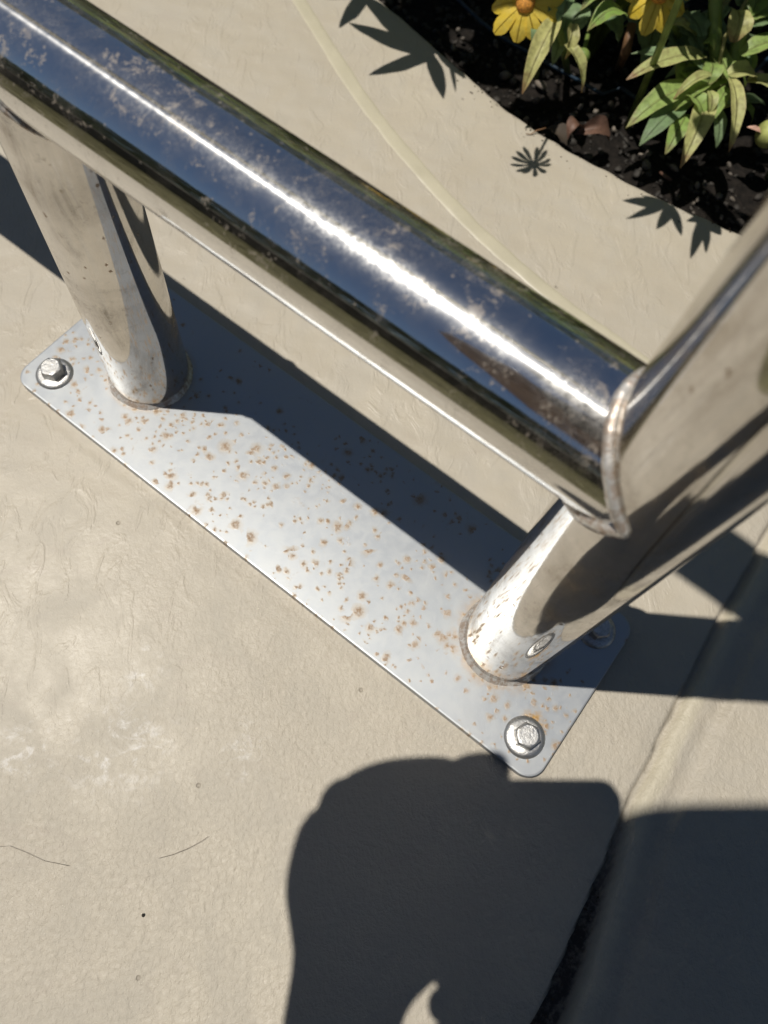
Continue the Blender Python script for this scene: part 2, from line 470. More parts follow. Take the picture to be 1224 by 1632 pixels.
M_WIRE = simple('dark_blue_tube', (0.008, 0.022, 0.04), 0.4, 0, 0.2, 60)
M_LAWN = simple('lawn_earth', (0.13, 0.12, 0.065), 0.9, 0, 0.35, 12, 0.003, 0.2)
M_BLADE = simple('grass_blade', (0.25, 0.235, 0.12), 0.6, 0, 0.4, 9)
M_HEDGE = simple('hedge_leaf', (0.075, 0.11, 0.03), 0.55, 0, 0.5, 7)
M_TWIG = simple('hedge_twig', (0.05, 0.035, 0.022), 0.8, 0, 0.3, 20)
M_BOARD = simple('black_stained_timber', (0.018, 0.017, 0.016), 0.6, 0, 0.35, 25, 0.0008)
M_CAP = simple('planter_cap', (0.30, 0.27, 0.22), 0.6, 0, 0.2, 25)

# ------------------------------------------------------------------ ground, path, bed
edge_px = [(560, -40), (610, 0), (655, 38), (700, 78), (740, 112), (800, 165), (850, 202), (905, 236), (960, 265), (1010, 292), (1060, 316), (1110, 338), (1165, 362), (1224, 392)]
edge_st = sorted(st(at(x, y, GZ)) for x, y in edge_px)
joint_px = [(1215, 850), (1190, 905), (1140, 990), (1084, 1105), (1040, 1195), (1005, 1268), (985, 1312), (965, 1370), (930, 1450), (888, 1550), (850, 1632)]
joint_st = sorted((b, a) for a, b in (st(at(x, y, GZ)) for x, y in joint_px))


def interp(tab, x):
    if x <= tab[0][0]: return tab[0][1]
    for (a, b), (c, d) in zip(tab, tab[1:]):
        if x <= c: return b + (d - b) * (x - a) / (c - a)
    return tab[-1][1]


def sstep(a, b, x):
    k = max(0.0, min(1.0, (x - a) / (b - a))); return k * k * (3 - 2 * k)


T0 = -0.172                                   # where the lawn begins


def path_height(s, t):
    p = Vector((s * 9, t * 9, 0))
    h = 0.0006 * noise.noise(p)
    # trowel ridges, stronger on the side of the bed
    q = Vector((s * 30 + t * 22, t * 75 - s * 40, 3.1))
    k = max(sstep(0.0, 0.3, t), sstep(0.04, 0.16, s))
    rdg = noise.noise(q + Vector((0, 0, noise.noise(p * 2) * 2)))
    h += (0.00016 + 0.00050 * k) * rdg
    q2 = Vector((s * 95, t * 70, 7.7)); rr = noise.noise(q2)
    h += 0.00060 * k * max(0, rr - 0.12)
    # swirls
    h += 0.00030 * math.sin(60 * math.hypot(s + .1, t - .75) + 3 * noise.noise(p)) * k * (0.5 + noise.noise(p * 1.7))
    dirt = cream = 0.0
    d = s - interp(joint_st, t) + 0.0015 * noise.noise(Vector((t * 45, 0, 1)))
    low = sstep(0.13, 0.0, t)                # the joint opens towards the photographer
    wtr = 0.0030 + 0.0105 * low
    depth = 0.0048 + 0.0050 * low
    if -0.01 < d < 0.06:
        if d < 0: g = -0.0006 * sstep(-0.01, 0, d)
        elif d < wtr: g = -0.0006 - depth * sstep(0, 0.0016, d)
        elif d < wtr + 0.006: g = -depth - 0.0006 + (depth + 0.0004) * sstep(wtr, wtr + 0.006, d)
        elif d < wtr + 0.013: g = -0.0002 - 0.0008 * sstep(wtr + 0.006, wtr + 0.013, d)
        elif d < wtr + 0.024: g = -0.0010 - 0.0016 * sstep(wtr + 0.013, wtr + 0.02, d)
        else: g = -0.0026 + 0.0026 * sstep(wtr + 0.024, wtr + 0.028, d)
        g += 0.0004 * noise.noise(Vector((s * 150 , t * 60, 2))) * sstep(0, 0.004, d) * sstep(0.04, 0.03, d)
        h += g
        dirt = sstep(-0.001, 0.0004, d) * sstep(wtr + 0.0035, wtr - 0.0005, d) * (0.22 + 0.78 * sstep(0.14, 0.05, t))
        cream = sstep(wtr, wtr + 0.003, d) * sstep(wtr + 0.014, wtr + 0.009, d)
    return h, dirt, cream


def build_path():
    NS, NTT = 620, 330
    s0, s1 = -0.72, 0.50
    verts, faces, dirt, cream = [], [], [], []
    for i in range(NS + 1):
        s = s0 + (s1 - s0) * i / NS
        te = interp(edge_st, s) + 0.0012 * noise.noise(Vector((s * 60, 0, 5)))
        for j in range(NTT + 1):
            t = T0 + (te - T0) * j / NTT
            h, dd, cc = path_height(s, t)
            e = te - t
            if e < 0.005: h -= 0.003 * (1 - e / 0.005) ** 2
            # flat seat under the base plate
            ps, pt = s - PC.dot(U), t - PC.dot(V)
            if abs(ps) < 0.215 and abs(pt) < 0.066: h = min(h, 0.0) - 0.0002
            p = W(s, t, GZ + h)
            verts.append(p); dirt.append(dd); cream.append(cc)
        verts.append(W(s, te + 0.001, GZ - 0.09)); dirt.append(0.5); cream.append(0)
    n = NTT + 2
    for i in range(NS):
        for j in range(n - 1):
            a = i * n + j
            faces.append((a, a + n, a + n + 1, a + 1))
    o = mesh_obj('concrete_path', verts, faces, M_PATH)
    me = o.data
    for nm, arr in (('dirt', dirt), ('cream', cream)):
        at_ = me.attributes.new(nm, 'FLOAT', 'POINT'); at_.data.foreach_set('value', arr)
    tag(o, kind='structure')
    # the path goes on to both sides
    for a, b, te in ((-25, s0 - .0005, interp(edge_st, -9)), (s1 + .0005, 25, interp(edge_st, 9))):
        vs = [W(a, T0, GZ), W(b, T0, GZ), W(b, te, GZ), W(a, te, GZ), W(a, T0, GZ - .09), W(b, T0, GZ - .09), W(b, te, GZ - .09), W(a, te, GZ - .09)]
        tag(mesh_obj('path_slab', vs, [(0, 1, 2, 3), (0, 4, 5, 1), (3, 2, 6, 7), (1, 5, 6, 2), (0, 3, 7, 4)], M_PATH, smooth=False), kind='structure')


build_path()
tag(mesh_obj('ground', [(-150, -150, -.075), (150, -150, -.075), (150, 150, -.075), (-150, 150, -.075)], [(0, 1, 2, 3)], M_LAWN, smooth=False), kind='structure')


def sheet(name, s0, s1, t0, t1, ns, nt_, fz, mat):
    vs, fs = [], []
    for i in range(ns + 1):
        for j in range(nt_ + 1):
            s = s0 + (s1 - s0) * i / ns; t = t0 + (t1 - t0) * j / nt_
            vs.append(W(s, t, fz(s, t)))
    for i in range(ns):
        for j in range(nt_):
            a = i * (nt_ + 1) + j; fs.append((a, a + nt_ + 1, a + nt_ + 2, a + 1))
    return mesh_obj(name, vs, fs, mat)


tag(sheet('lawn_soil', -4, 4, -0.86, T0 - .002, 200, 30, lambda s, t: -0.012 + 0.004 * noise.noise(Vector((s * 20, t * 20, 0))), M_LAWN), kind='structure')
soil = sheet('bed_soil', -1.6, 1.6, 0.38, 1.75, 420, 260, lambda s, t: -0.036 + 0.007 * noise.noise(Vector((s * 22, t * 22, 0))) + 0.004 * noise.noise(Vector((s * 90, t * 90, 2))), M_SOIL)
tag(soil, kind='structure')

# pale caulked strip running along the path
strip_px = [(455, -30, 34), (476, 0, 34), (520, 70, 36), (575, 155, 36), (625, 220, 36), (690, 295, 34), (760, 368, 34), (830, 430, 32), (900, 488, 30), (960, 530, 30), (1040, 590, 28), (1130, 650, 26)]


def build_strip():
    cs = [at(x, y, GZ) for x, y, _ in strip_px]
    dense = []
    for i in range(len(cs) - 1):
        for k in range(14): dense.append(cs[i].lerp(cs[i + 1], k / 14))
    # smooth the polyline
    for _ in range(12): dense = [dense[0]] + [(dense[i - 1] + dense[i] * 2 + dense[i + 1]) / 4 for i in range(1, len(dense) - 1)] + [dense[-1]]
    vs, fs = [], []
    for i, p in enumerate(dense):
        d = (dense[min(i + 1, len(dense) - 1)] - dense[max(i - 1, 0)]).normalized(); nrm = Vector((-d.y, d.x, 0))
        wd = 0.0066 + 0.0008 * noise.noise(p * 30) + 0.0004 * noise.noise(p * 130)
        for k, (f, z) in enumerate(((-1, -.0004), (-.9, .0001), (-.5, .0004), (0, .0004), (.5, .0004), (.9, .0001), (1, -.0004))):
            q = p + nrm * wd * f
            h, _, _ = path_height(*st(q))
            vs.append(Vector((q.x, q.y, GZ + h + z)))
    for i in range(len(dense) - 1):
        for k in range(6):
            a = i * 7 + k; fs.append((a, a + 7, a + 8, a + 1))
    tag(mesh_obj('path_joint_strip', vs, fs, M_STRIP), kind='structure')


build_strip()

# ------------------------------------------------------------------ the handrail
rail = empty('steel_handrail', 'polished stainless steel handrail bolted down by a rust-speckled base plate', 'handrail')
rail.location = (0, 0, 0)
P1 = Vector((-0.11985631, 0.27885419, 0)); P2 = Vector((0.10792978, 0.10448453, 0))
ZR, ZU = 0.2326538, 0.72
# put both posts on the centre line of the plate and the rail over it
M_PLATE = mat_plate([((P1.x, P1.y, 0), .026, .032), ((P2.x, P2.y, 0), .026, .036)])


def rounded_plate():
    bm = bmesh.new()
    L, Wd, rc = 0.4112, 0.1172, 0.011
    pts = []
    for cx, cy, a0 in ((L / 2 - rc, Wd / 2 - rc, 0), (-L / 2 + rc, Wd / 2 - rc, 90), (-L / 2 + rc, -Wd / 2 + rc, 180), (L / 2 - rc, -Wd / 2 + rc, 270)):
        for k in range(9):
            a = R(a0 + 90 * k / 8); pts.append((cx + rc * math.cos(a), cy + rc * math.sin(a)))
    def ring(off, z):
        out = []
        for x, y in pts:
            l = math.hypot(x, y); k = 1 - off / 0.06
            out.append(bm.verts.new(PC + U * (x - off * (1 if x > 0 else -1)) + V * (y - off * (1 if y > 0 else -1)) + Vector((0, 0, z))))
        return out
    r0 = ring(0, -.0062); r1 = ring(0, -.0008); r2 = ring(.0003, -.0002); r3 = ring(.001, 0)
    n = len(pts)
    for a, b in ((r0, r1), (r1, r2), (r2, r3)):
        for k in range(n): bm.faces.new((a[k], a[(k + 1) % n], b[(k + 1) % n], b[k]))
    bm.faces.new(r3)
    o = bm_obj('base_plate', bm, M_PLATE, rail, smooth=False)
    return o


rounded_plate()


def post(p, z1, name='post'):
    n = 60
    pts = [p + Vector((0, 0, -0.001 + (z1 + .001) * k / n)) for k in range(n + 1)]
    return tube(name, pts, RT, M_POST, rail, seg=96)


post(P1, ZR)

AX = PC.copy()
endS = -0.82


def rail_tube(z, name, mat):
    a = (P2 - PC).dot(U)
    n = 100
    pts = [PC + U * (endS + (a - endS) * k / n) + Vector((0, 0, z)) for k in range(n + 1)]
    return tube(name, pts, RT * 0.998, mat, rail, seg=96)


rail_tube(ZR, 'lower_rail', M_RAIL)
BR = .11
bend = [P2 + Vector((0, 0, -.001 + (ZU - BR) * k / 60)) for k in range(60)]
bend += [P2 - U * (BR - BR * math.cos(R(a_))) + Vector((0, 0, ZU - BR + BR * math.sin(R(a_)))) for a_ in range(0, 91, 5)]
a_end = (P2 - PC).dot(U) - BR
bend += [PC + U * (a_end + (endS - a_end) * k / 60) + Vector((0, 0, ZU)) for k in range(1, 61)]
tube('tall_post', bend, RT, M_POST, rail, seg=96)
pe = PC + U * endS
tube('post', [pe + Vector((0, 0, GZ - .001 + (ZU - GZ) * k / 30)) for k in range(31)], RT * 1.0005, M_POST, rail, seg=64)
for zz in (ZU,):
    for pp in (pe + Vector((0, 0, zz)),):
        bm = bmesh.new(); bmesh.ops.create_uvsphere(bm, u_segments=48, v_segments=24, radius=RT * 1.001); bmesh.ops.translate(bm, verts=bm.verts, vec=pp)
        bm_obj('corner_joint', bm, M_POST, rail)


def weld(pts, r, seg=10, closed=True, name='weld_bead'):
    out, rad = [], []
    n = len(pts)
    for i, p in enumerate(pts):
        nz = noise.noise(p * 260); out.append(p + Vector((noise.noise(p * 190), noise.noise(p * 190 + Vector((9, 0, 0))), noise.noise(p * 190 + Vector((0, 9, 0))))) * 0.0003)
        rad.append(r * (1 + 0.14 * nz + 0.03 * math.sin(i * 1.9)))
    v, f = tube_geo(out, rad, seg, caps=not closed, closed=closed)
    return mesh_obj(name, v, f, M_WELD, rail)


def fillet(p, seed):
    # a low uneven fillet of weld metal round the foot of a post
    vs, fs = [], []; n = 160
    prof = ((.0250, .0032), (.0256, .0027), (.0262, .0020), (.0268, .0014), (.0274, .0008), (.0279, .0001), (.0280, -.0006))
    for k in range(n):
        a = 2 * math.pi * k / n
        q = Vector((math.cos(a) * 2.2, math.sin(a) * 2.2, seed))
        g = 1 + .35 * noise.noise(q) + .10 * noise.noise(q * 9) + .05 * math.sin(a * 46)
        for r_, z_ in prof:
            rr = .0254 + (r_ - .0254) * g
            vs.append(p + Vector((math.cos(a) * rr, math.sin(a) * rr, z_ * (g if z_ > 0 else 1))))
    m = len(prof)
    for k in range(n):
        for j in range(m - 1):
            a0, b0 = k * m + j, ((k + 1) % n) * m + j; fs.append((a0, b0, b0 + 1, a0 + 1))
    return mesh_obj('weld_bead', vs, fs, M_WELD, rail)


fillet(P1, 1.3); fillet(P2, 6.1)
# lower rail meets the tall post: the seam is where two equal tubes cross (a 45 degree mitre loop)
def mitre(pz, side):
    out = []
    for k in range(140):
        a = 2 * math.pi * k / 140
        yv, zz = math.cos(a) * RT, math.sin(a) * RT
        x = -abs(math.cos(a + 0)) * 0
        # point on the rail surface at angle a; depth where it reaches the post surface
        dx = math.sqrt(max(0.0, RT * RT - yv * yv))
        out.append(P2 - U * (dx + .0009) + V * yv * 1.015 + Vector((0, 0, pz + zz * 1.015)))
    return out


weld(mitre(ZR, 1), 0.0021, 12)
# short post meets the underside of the lower rail
pts = []
for k in range(140):
    a = 2 * math.pi * k / 140
    xu, yv = math.cos(a) * RT, math.sin(a) * RT
    pts.append(P1 + U * xu * 1.02 + V * yv * 1.02 + Vector((0, 0, ZR - math.sqrt(max(0, RT * RT - yv * yv)) - .0008)))
weld(pts, 0.0013, 8)


# heat tint: a thin brown line beside the seam, as a raised scale ring of its own
M_SCALE = simple('burnt_scale', (0.12, 0.06, 0.035), 0.5, 0.4, 0.4, 300)
def scale_line(pts, r):
    v, f = tube_geo(pts, r, 6); return mesh_obj('heat_scale', v, f, M_SCALE, rail)


ln = []
for k in range(50):
    a = R(-8 - 150 * k / 49)     # angle round the post, from the photographer's side under the rail
    fr = k / 49
    ang = math.atan2(-U.y, -U.x) + R(-88 + 0) + R(100) * 0
    # round the outside of the seam on the face towards the photographer
    phi = R(250 + 75 * fr)
    q = P2 + (U * math.cos(phi) + V * math.sin(phi)) * (RT + 0.00005)
    dxu = math.cos(phi)
    zz = ZR - RT - 0.002 + 0.0 if False else 0
    ln.append((q, fr))
# follow the seam 4 mm outside of it
out = []
for k in range(60):
    b = math.pi + R(8) + R(150) * k / 59          # lower half of the loop, camera side first
    yv = math.cos(b) * (RT - .0001); dz = math.sin(b) * RT
    phi_s = math.acos(max(-1, min(1, yv / RT)))    # angle from V round the post
    grow = 0.0042
    # move away from the rail axis on the post's surface
    th = math.atan2(math.sqrt(max(0, RT * RT - yv * yv)), -yv)   # 0 = camera side flank, pi/2 = facing the rail
    th2 = th - grow / RT * abs(math.cos(b))
    q = P2 - U * math.sin(th2) * RT * 1.001 - V * math.cos(th2) * RT * 1.001
    out.append(q + Vector((0, 0, ZR + dz - grow * abs(math.sin(b)))))
scale_line(out, 0.00042)


def hexbolt(p, rot):
    b = bpy.data.objects.new('bolt', None); COL.objects.link(b); b.parent = rail
    b.empty_display_size = .01
    b.location = p
    # washer: dished ring
    prof = [(0.0046, 0.0021), (0.0088, 0.0022), (0.0104, 0.0018), (0.0116, 0.0009), (0.0121, 0.0)]
    vs, fs = [], []; n = 48
    for (r, z) in prof:
        for k in range(n):
            a = 2 * math.pi * k / n
            vs.append(Vector((math.cos(a) * r, math.sin(a) * r, z + .00015 * math.sin(a * 3 + rot))))
    for i in range(len(prof) - 1):
        for k in range(n):
            k2 = (k + 1) % n; fs.append((i * n + k, (i + 1) * n + k, (i + 1) * n + k2, i * n + k2))
    mesh_obj('washer', vs, fs, M_BOLT, b)
    bm = bmesh.new()
    af = 0.0076
    rings = []
    for r, z, rd in ((af, 0.002, 0), (af, 0.0078, 0), (af * .93, 0.0088, .6), (af * .80, 0.0092, 1)):
        ring = []
        for k in range(36):
            a = 2 * math.pi * k / 36
            hexr = r * math.cos(R(30)) / math.cos(((a + R(30)) % R(60)) - R(30))
            rr = hexr * (1 - rd) + r * .9 * rd
            ring.append(bm.verts.new((math.cos(a + rot) * rr, math.sin(a + rot) * rr, z)))
        rings.append(ring)
    for a, c in zip(rings, rings[1:]):
        for k in range(36): bm.faces.new((a[k], a[(k + 1) % 36], c[(k + 1) % 36], c[k]))
    bm.faces.new(rings[-1])
    o = bm_obj('bolt_head', bm, M_BOLT, b, smooth=False)
    return b


mb = 0.0186
for (x, y, rot) in ((-0.2056 + mb, -0.0586 + mb, .35), (0.2056 - mb, -0.0586 + mb, .1), (0.2056 - mb, 0.0586 - mb, .7), (-0.2056 + mb, 0.0586 - mb, .5)):
    hexbolt(PC + U * x + V * y, rot)

# ------------------------------------------------------------------ plants
def blade_geo(p0, p1, width, arch=0.006, fold=0.15, shape='lance', twist=0.0, up=Vector((0, 0, 1)), side_bend=0.0, n=10, m=4):
    """A curved leaf from p0 to p1: verts, faces, uvs."""
    ax = p1 - p0; L = ax.length; t = ax.normalized()
    sd = t.cross(up)
    if sd.length < .1: sd = t.orthogonal()
    sd.normalize(); nn = sd.cross(t).normalized()
    vs, fs, uv = [], [], []
    for i in range(n + 1):
        f = i / n
        if shape == 'lance': wv = (math.sin(math.pi * min(1, f * .92 + .08) ** .85) ** .75) * (1 - .1 * f)
        elif shape == 'petal': wv = (0.45 + 0.75 * math.sin(math.pi * .5 * min(1, f * 1.25))) * (1 - max(0, f - .78) / .22 * .72)
        else: wv = math.sin(math.pi * (f * .9 + .1)) ** .6
        wv = max(wv, .04 if i == n else .12)
        c = p0 + ax * f + nn * arch * 4 * f * (1 - f) + sd * side_bend * 4 * f * (1 - f)
        tw = twist * f
        s2 = sd * math.cos(tw) + nn * math.sin(tw); n2 = nn * math.cos(tw) - sd * math.sin(tw)
        for j in range(m + 1):
            g = j / m * 2 - 1
            rip = 0.04 * width * math.sin(f * 17 + g * 2 + L * 900)
            vs.append(c + s2 * g * width / 2 * wv + n2 * (abs(g) * fold * width * wv + rip * abs(g)))
            uv.append((j / m, f))
    for i in range(n):
        for j in range(m):
            a = i * (m + 1) + j; fs.append((a, a + m + 1, a + m + 2, a + 1))
    return vs, fs, uv


def leaf(parent, p0, p1, width, mat=None, name='leaf', **kw):
    v, f, u = blade_geo(Vector(p0), Vector(p1), width, **kw)
    return mesh_obj(name, v, f, mat or M_LEAF, parent, uvs=u)


def flower(parent, c, nrm, r, n=11, seed=0, droop=0.15, wk=0.36):
    rnd = random.Random(seed)
    nrm = nrm.normalized(); a = nrm.orthogonal().normalized(); b = nrm.cross(a)
    fl = bpy.data.objects.new('flower_head', None); COL.objects.link(fl); fl.parent = parent; fl.empty_display_size = .01
    for k in range(n):
        an = 2 * math.pi * k / n + rnd.uniform(-.08, .08)
        d = a * math.cos(an) + b * math.sin(an)
        rr = r * rnd.uniform(.88, 1.08)
        leaf(fl, c + d * r * .2, c + d * rr - nrm * r * (droop + rnd.uniform(-.05, .12)), r * wk * rnd.uniform(.9, 1.1), M_PETAL, 'petal', arch=r * .08, fold=-.10, shape='petal', up=nrm, n=7, m=4)
    bm = bmesh.new(); bmesh.ops.create_icosphere(bm, subdivisions=3, radius=r * .27)
    for v in bm.verts:
        v.co *= 1 + .10 * noise.noise(v.co * 900)
        v.co = c + (a * v.co.x + b * v.co.y + nrm * v.co.z * .75) + nrm * r * .03
    bm_obj('flower_centre', bm, M_CONE, fl)
    return fl


PK = 0.42
G_PL = 'yellow flowering plants growing in the bed'


def P(px, py, z): return at(px, py, z if z < 0 else z * PK)


def px_leaf(par, a, b, wpx, za, zb, mat=None, **kw):
    p0, p1 = P(a[0], a[1], za), P(b[0], b[1], zb)
    depth = -((p0 + p1) / 2 - CP).dot(CZ)
    return leaf(par, p0, p1, wpx * 1.34 * depth / FPX, mat, **kw)


def stem(par, pts, r, mat=None):
    return tube('stem', pts, r, mat or M_STEM, par, seg=10)


# plant with the nearest yellow flower (top middle of the bed)
a = empty('flowering_plant', 'yellow daisy-like flower over two drooping half-withered leaves beside the path', 'plant', G_PL)
c = P(838, 4, .15)
flower(a, c, Vector((-.30, -.55, .8)), 0.0275, 9, 3, .30, .40)
base = P(905, 120, -.035)
stem(a, [c - Vector((-.05, -.1, .2)) * .02, P(882, 25, .135), P(895, 60, .09), base], [.0022, .003, .003, .003])
px_leaf(a, (888, 30), (832, 150), 25, .13, .06, M_OLD, arch=.012, fold=.3)
px_leaf(a, (914, 38), (900, 95), 17, .12, .08, M_OLD, arch=.004, fold=.4, twist=1.0)
px_leaf(a, (902, 70), (926, 148), 22, .10, .045, M_OLD, arch=.006, fold=.3, twist=.8)
px_leaf(a, (995, 22), (936, 50), 30, .13, .12, arch=.010, fold=.12)
px_leaf(a, (985, -18), (925, 16), 24, .14, .13, arch=.008, fold=.12)
px_leaf(a, (885, 0), (880, 48), 20, .15, .12, M_DULL, arch=.004)
px_leaf(a, (860, 40), (850, 75), 18, .12, .10, M_DULL, arch=.004)
px_leaf(a, (905, 30), (880, 105), 20, .09, .04, M_DULL, arch=.004)
px_leaf(a, (905, 0), (898, 24), 16, .14, .13, M_DULL)
px_leaf(a, (930, 10), (905, 60), 34, .10, .06, M_DULL)
px_leaf(a, (960, 30), (985, 70), 30, .06, .03, M_DULL)
bm = bmesh.new(); bmesh.ops.create_uvsphere(bm, u_segments=20, v_segments=14, radius=.0062)
bc = P(928, 90, .05)
for v in bm.verts: v.co = bc + Vector((v.co.x, v.co.y * 1.05, v.co.z))
bm_obj('bud', bm, M_STEM, a)
stem(a, [bc, P(936, 60, .03), P(940, 30, -.035)], [.0018, .0018, .002])
stem(a, [P(1008, 38, .06), P(998, 80, .03), P(985, 112, -.036)], [.004, .004, .0035], M_BSTEM)

# second flower, cut by the top of the picture
b = empty('flowering_plant', 'yellow flower with dark centre above a grey-green notched leaf', 'plant', G_PL)
c = P(1052, -10, .16)
flower(b, c, Vector((-.15, -.6, .8)), 0.0265, 9, 9, .30, .40)
stem(b, [c, P(1075, 40, .11), P(1088, 70, .05), P(1084, 84, -.035)], [.002, .0025, .003, .003])


def notched(par, a_, b_, wpx, z0, z1):
    o = px_leaf(par, a_, b_, wpx, z0, z1, M_DULL, arch=.004, fold=.2, n=12, m=4)
    for v in o.data.vertices:
        i = v.index
        j = i % 5; r_ = i // 5
        if j in (0, 4) and r_ % 3 == 1:
            mid = o.data.vertices[r_ * 5 + 2].co
            v.co = v.co.lerp(mid, .42)
    return o


notched(b, (1072, 30), (1118, 88), 46, .10, .08)
notched(b, (1060, 50), (1090, 100), 52, .075, .05)
notched(b, (1118, 60), (1085, 20), 36, .11, .11)
px_leaf(b, (1110, 60), (1046, 38), 20, .105, .12, M_OLD)
px_leaf(b, (1040, 40), (1028, 90), 40, .05, .02, M_DULL)
px_leaf(b, (1000, 20), (1020, 70), 36, .04, .0, M_DULL)
px_leaf(b, (1060, 90), (1020, 120), 36, .04, .0, M_DULL)

# leafy plant at the right of the picture
c_ = empty('leafy_plant', 'leafy plant with long yellow-edged leaves spreading over the dark soil', 'plant', G_PL)
hub = (1148, 125)
stem(c_, [P(1140, 190, -.036), P(1146, 140, .03), P(1139, 66, .10), P(1140, 0, .15), P(1142, -60, .19)], [.0042, .0046, .0052, .0050, .005])
stem(c_, [P(1150, 150, .02), P(1168, 95, .07), P(1186, 35, .12), P(1205, -30, .16)], [.0042, .005, .0052, .005])
stem(c_, [P(1140, 130, .06), P(1155, 60, .11), P(1190, 0, .15)], [.0014, .0015, .0014], M_OLD)
LV = [((1122, 88), (998, 127), 27, .09, .085, M_OLD, dict(arch=.008, fold=.10)),
      ((1105, 100), (1006, 86), 20, .08, .07, M_DULL, dict(arch=.004)),
      ((1120, 108), (1040, 82), 16, .085, .075, M_DULL, {}),
      ((1112, 130), (1072, 118), 32, .06, .05, None, {}),
      ((1100, 95), (1082, 150), 34, .07, .04, None, dict(fold=.2)),
      ((1104, 138), (998, 204), 32, .055, .03, None, dict(arch=.010)),
      ((1094, 158), (1019, 232), 30, .05, .02, M_DULL, dict(arch=.006)),
      ((1094, 182), (1060, 246), 24, .045, .02, None, dict(arch=.006)),
      ((1130, 150), (1084, 268), 28, .07, .02, M_OLD, dict(arch=.010, fold=.2)),
      ((1110, 160), (1104, 215), 11, .06, .03, M_OLD, {}),
      ((1135, 122), (1072, 160), 14, .095, .07, M_OLD, dict(arch=.008, fold=.35)),
      ((1096, 150), (1120, 194), 24, .08, .06, None, dict(fold=.25)),
      ((1130, 145), (1129, 186), 14, .09, .07, M_OLD, dict(fold=.3)),
      ((1140, 170), (1141, 236), 18, .04, .0, M_DULL, {}),
      ((1164, 125), (1161, 243), 19, .10, .045, M_OLD, dict(arch=.010, fold=.3)),
      ((1160, 120), (1206, 128), 28, .10, .085, M_OLD, dict(fold=.2)),
      ((1190, 128), (1248, 172), 24, .085, .06, M_OLD, dict(arch=.008, fold=.2)),
      ((1180, 88), (1262, 74), 26, .09, .09, None, dict(arch=.008)),
      ((1190, 42), (1262, 34), 24, .12, .12, M_DULL, {}),
      ((1186, 34), (1262, 22), 18, .125, .125, None, {}),
      ((1190, 24), (1240, -30), 30, .13, .14, None, {}),
      ((1180, 10), (1170, -40), 26, .13, .15, M_DULL, {}),
      ((1172, 16), (1168, 68), 26, .135, .115, M_OLD, dict(arch=.008, fold=.2, shape='petal')),
      ((1150, 30), (1162, 14), 8, .13, .13, M_DULL, {}),
      ((1128, 35), (1114, 25), 10, .12, .12, M_DULL, {}),
      ((1120, 70), (1138, 80), 24, .10, .10, None, {}),
      ((1178, 165), (1196, 198), 14, .03, .0, None, {}),
      ((1172, 158), (1182, 180), 14, .035, .02, None, {}),
      ((1140, 120), (1100, 130), 24, .07, .05, M_DULL, {}),
      ((1150, 130), (1175, 150), 26, .05, .03, M_DULL, {}),
      ((1135, 100), (1125, 140), 26, .08, .06, None, {}),
      ((1160, 60), (1190, 120), 30, .07, .05, M_DULL, {})]
for (p, q, wd, z0, z1, mt, kw) in LV:
    kk = dict(arch=.005, fold=.15); kk.update(kw)
    px_leaf(c_, p, q, wd, z0, z1, mt, **kk)

rl = random.Random(12)
for k in range(34):
    a2 = rl.uniform(0, 6.28); x0, y0 = 1150 + rl.uniform(-22, 30), 100 + rl.uniform(-60, 70); ll = rl.uniform(45, 85)
    z0 = rl.uniform(.0, .07)
    px_leaf(c_, (x0, y0), (x0 + math.cos(a2) * ll, y0 + math.sin(a2) * ll * .9), rl.uniform(14, 24), z0 + .01, z0 * .6, rl.choice((M_DULL, M_DULL, M_LEAF, M_OLD)), arch=rl.uniform(.003, .010), fold=rl.uniform(.1, .35), twist=rl.uniform(-.6, .6), side_bend=rl.uniform(-.004, .004))
for k in range(26):
    a2 = rl.uniform(0, 6.28); x0, y0 = 985 + rl.uniform(-90, 100), 10 + rl.uniform(-40, 30); ll = rl.uniform(35, 65)
    z0 = rl.uniform(-.01, .05)
    px_leaf(b if x0 > 980 else a, (x0, y0), (x0 + math.cos(a2) * ll, y0 + math.sin(a2) * ll * .6), rl.uniform(14, 24), max(z0, 0) + .01, z0 * .6, rl.choice((M_DULL, M_DULL, M_LEAF)), arch=rl.uniform(.003, .008), fold=rl.uniform(.1, .35), twist=rl.uniform(-.6, .6))

# swelling bud at the right edge
d_ = empty('seed_bud', 'plump green bud with a pink tip at the right edge of the bed', 'bud')
bc = P(1226, 214, .03)
bm = bmesh.new(); bmesh.ops.create_uvsphere(bm, u_segments=24, v_segments=16, radius=.0105)
for v in bm.verts:
    k = v.co.x / .0105
    v.co.y *= 1 - .12 * k; v.co.z *= 1 - .1 * k
    v.co = bc + v.co
M_BUD = simple('bud_skin', (0.30, 0.32, 0.10), .5, 0, .3, 90)
bm_obj('bud_body', bm, M_BUD, d_)
M_PINK = simple('withered_pink', (0.42, 0.24, 0.18), .6, 0, .3, 200)
for k in range(4):
    leaf(d_, bc + Vector((-.008, .001 * k - .002, .002)), bc + Vector((-.0155 - .001 * k, .002 * k - .001, .004 - .001 * k)), .0045, M_PINK, 'sepal', arch=.001)
stem(d_, [bc + Vector((.008, 0, 0)), bc + Vector((.02, .0, -.02)), bc + Vector((.03, .01, -.065))], [.002, .002, .0022])

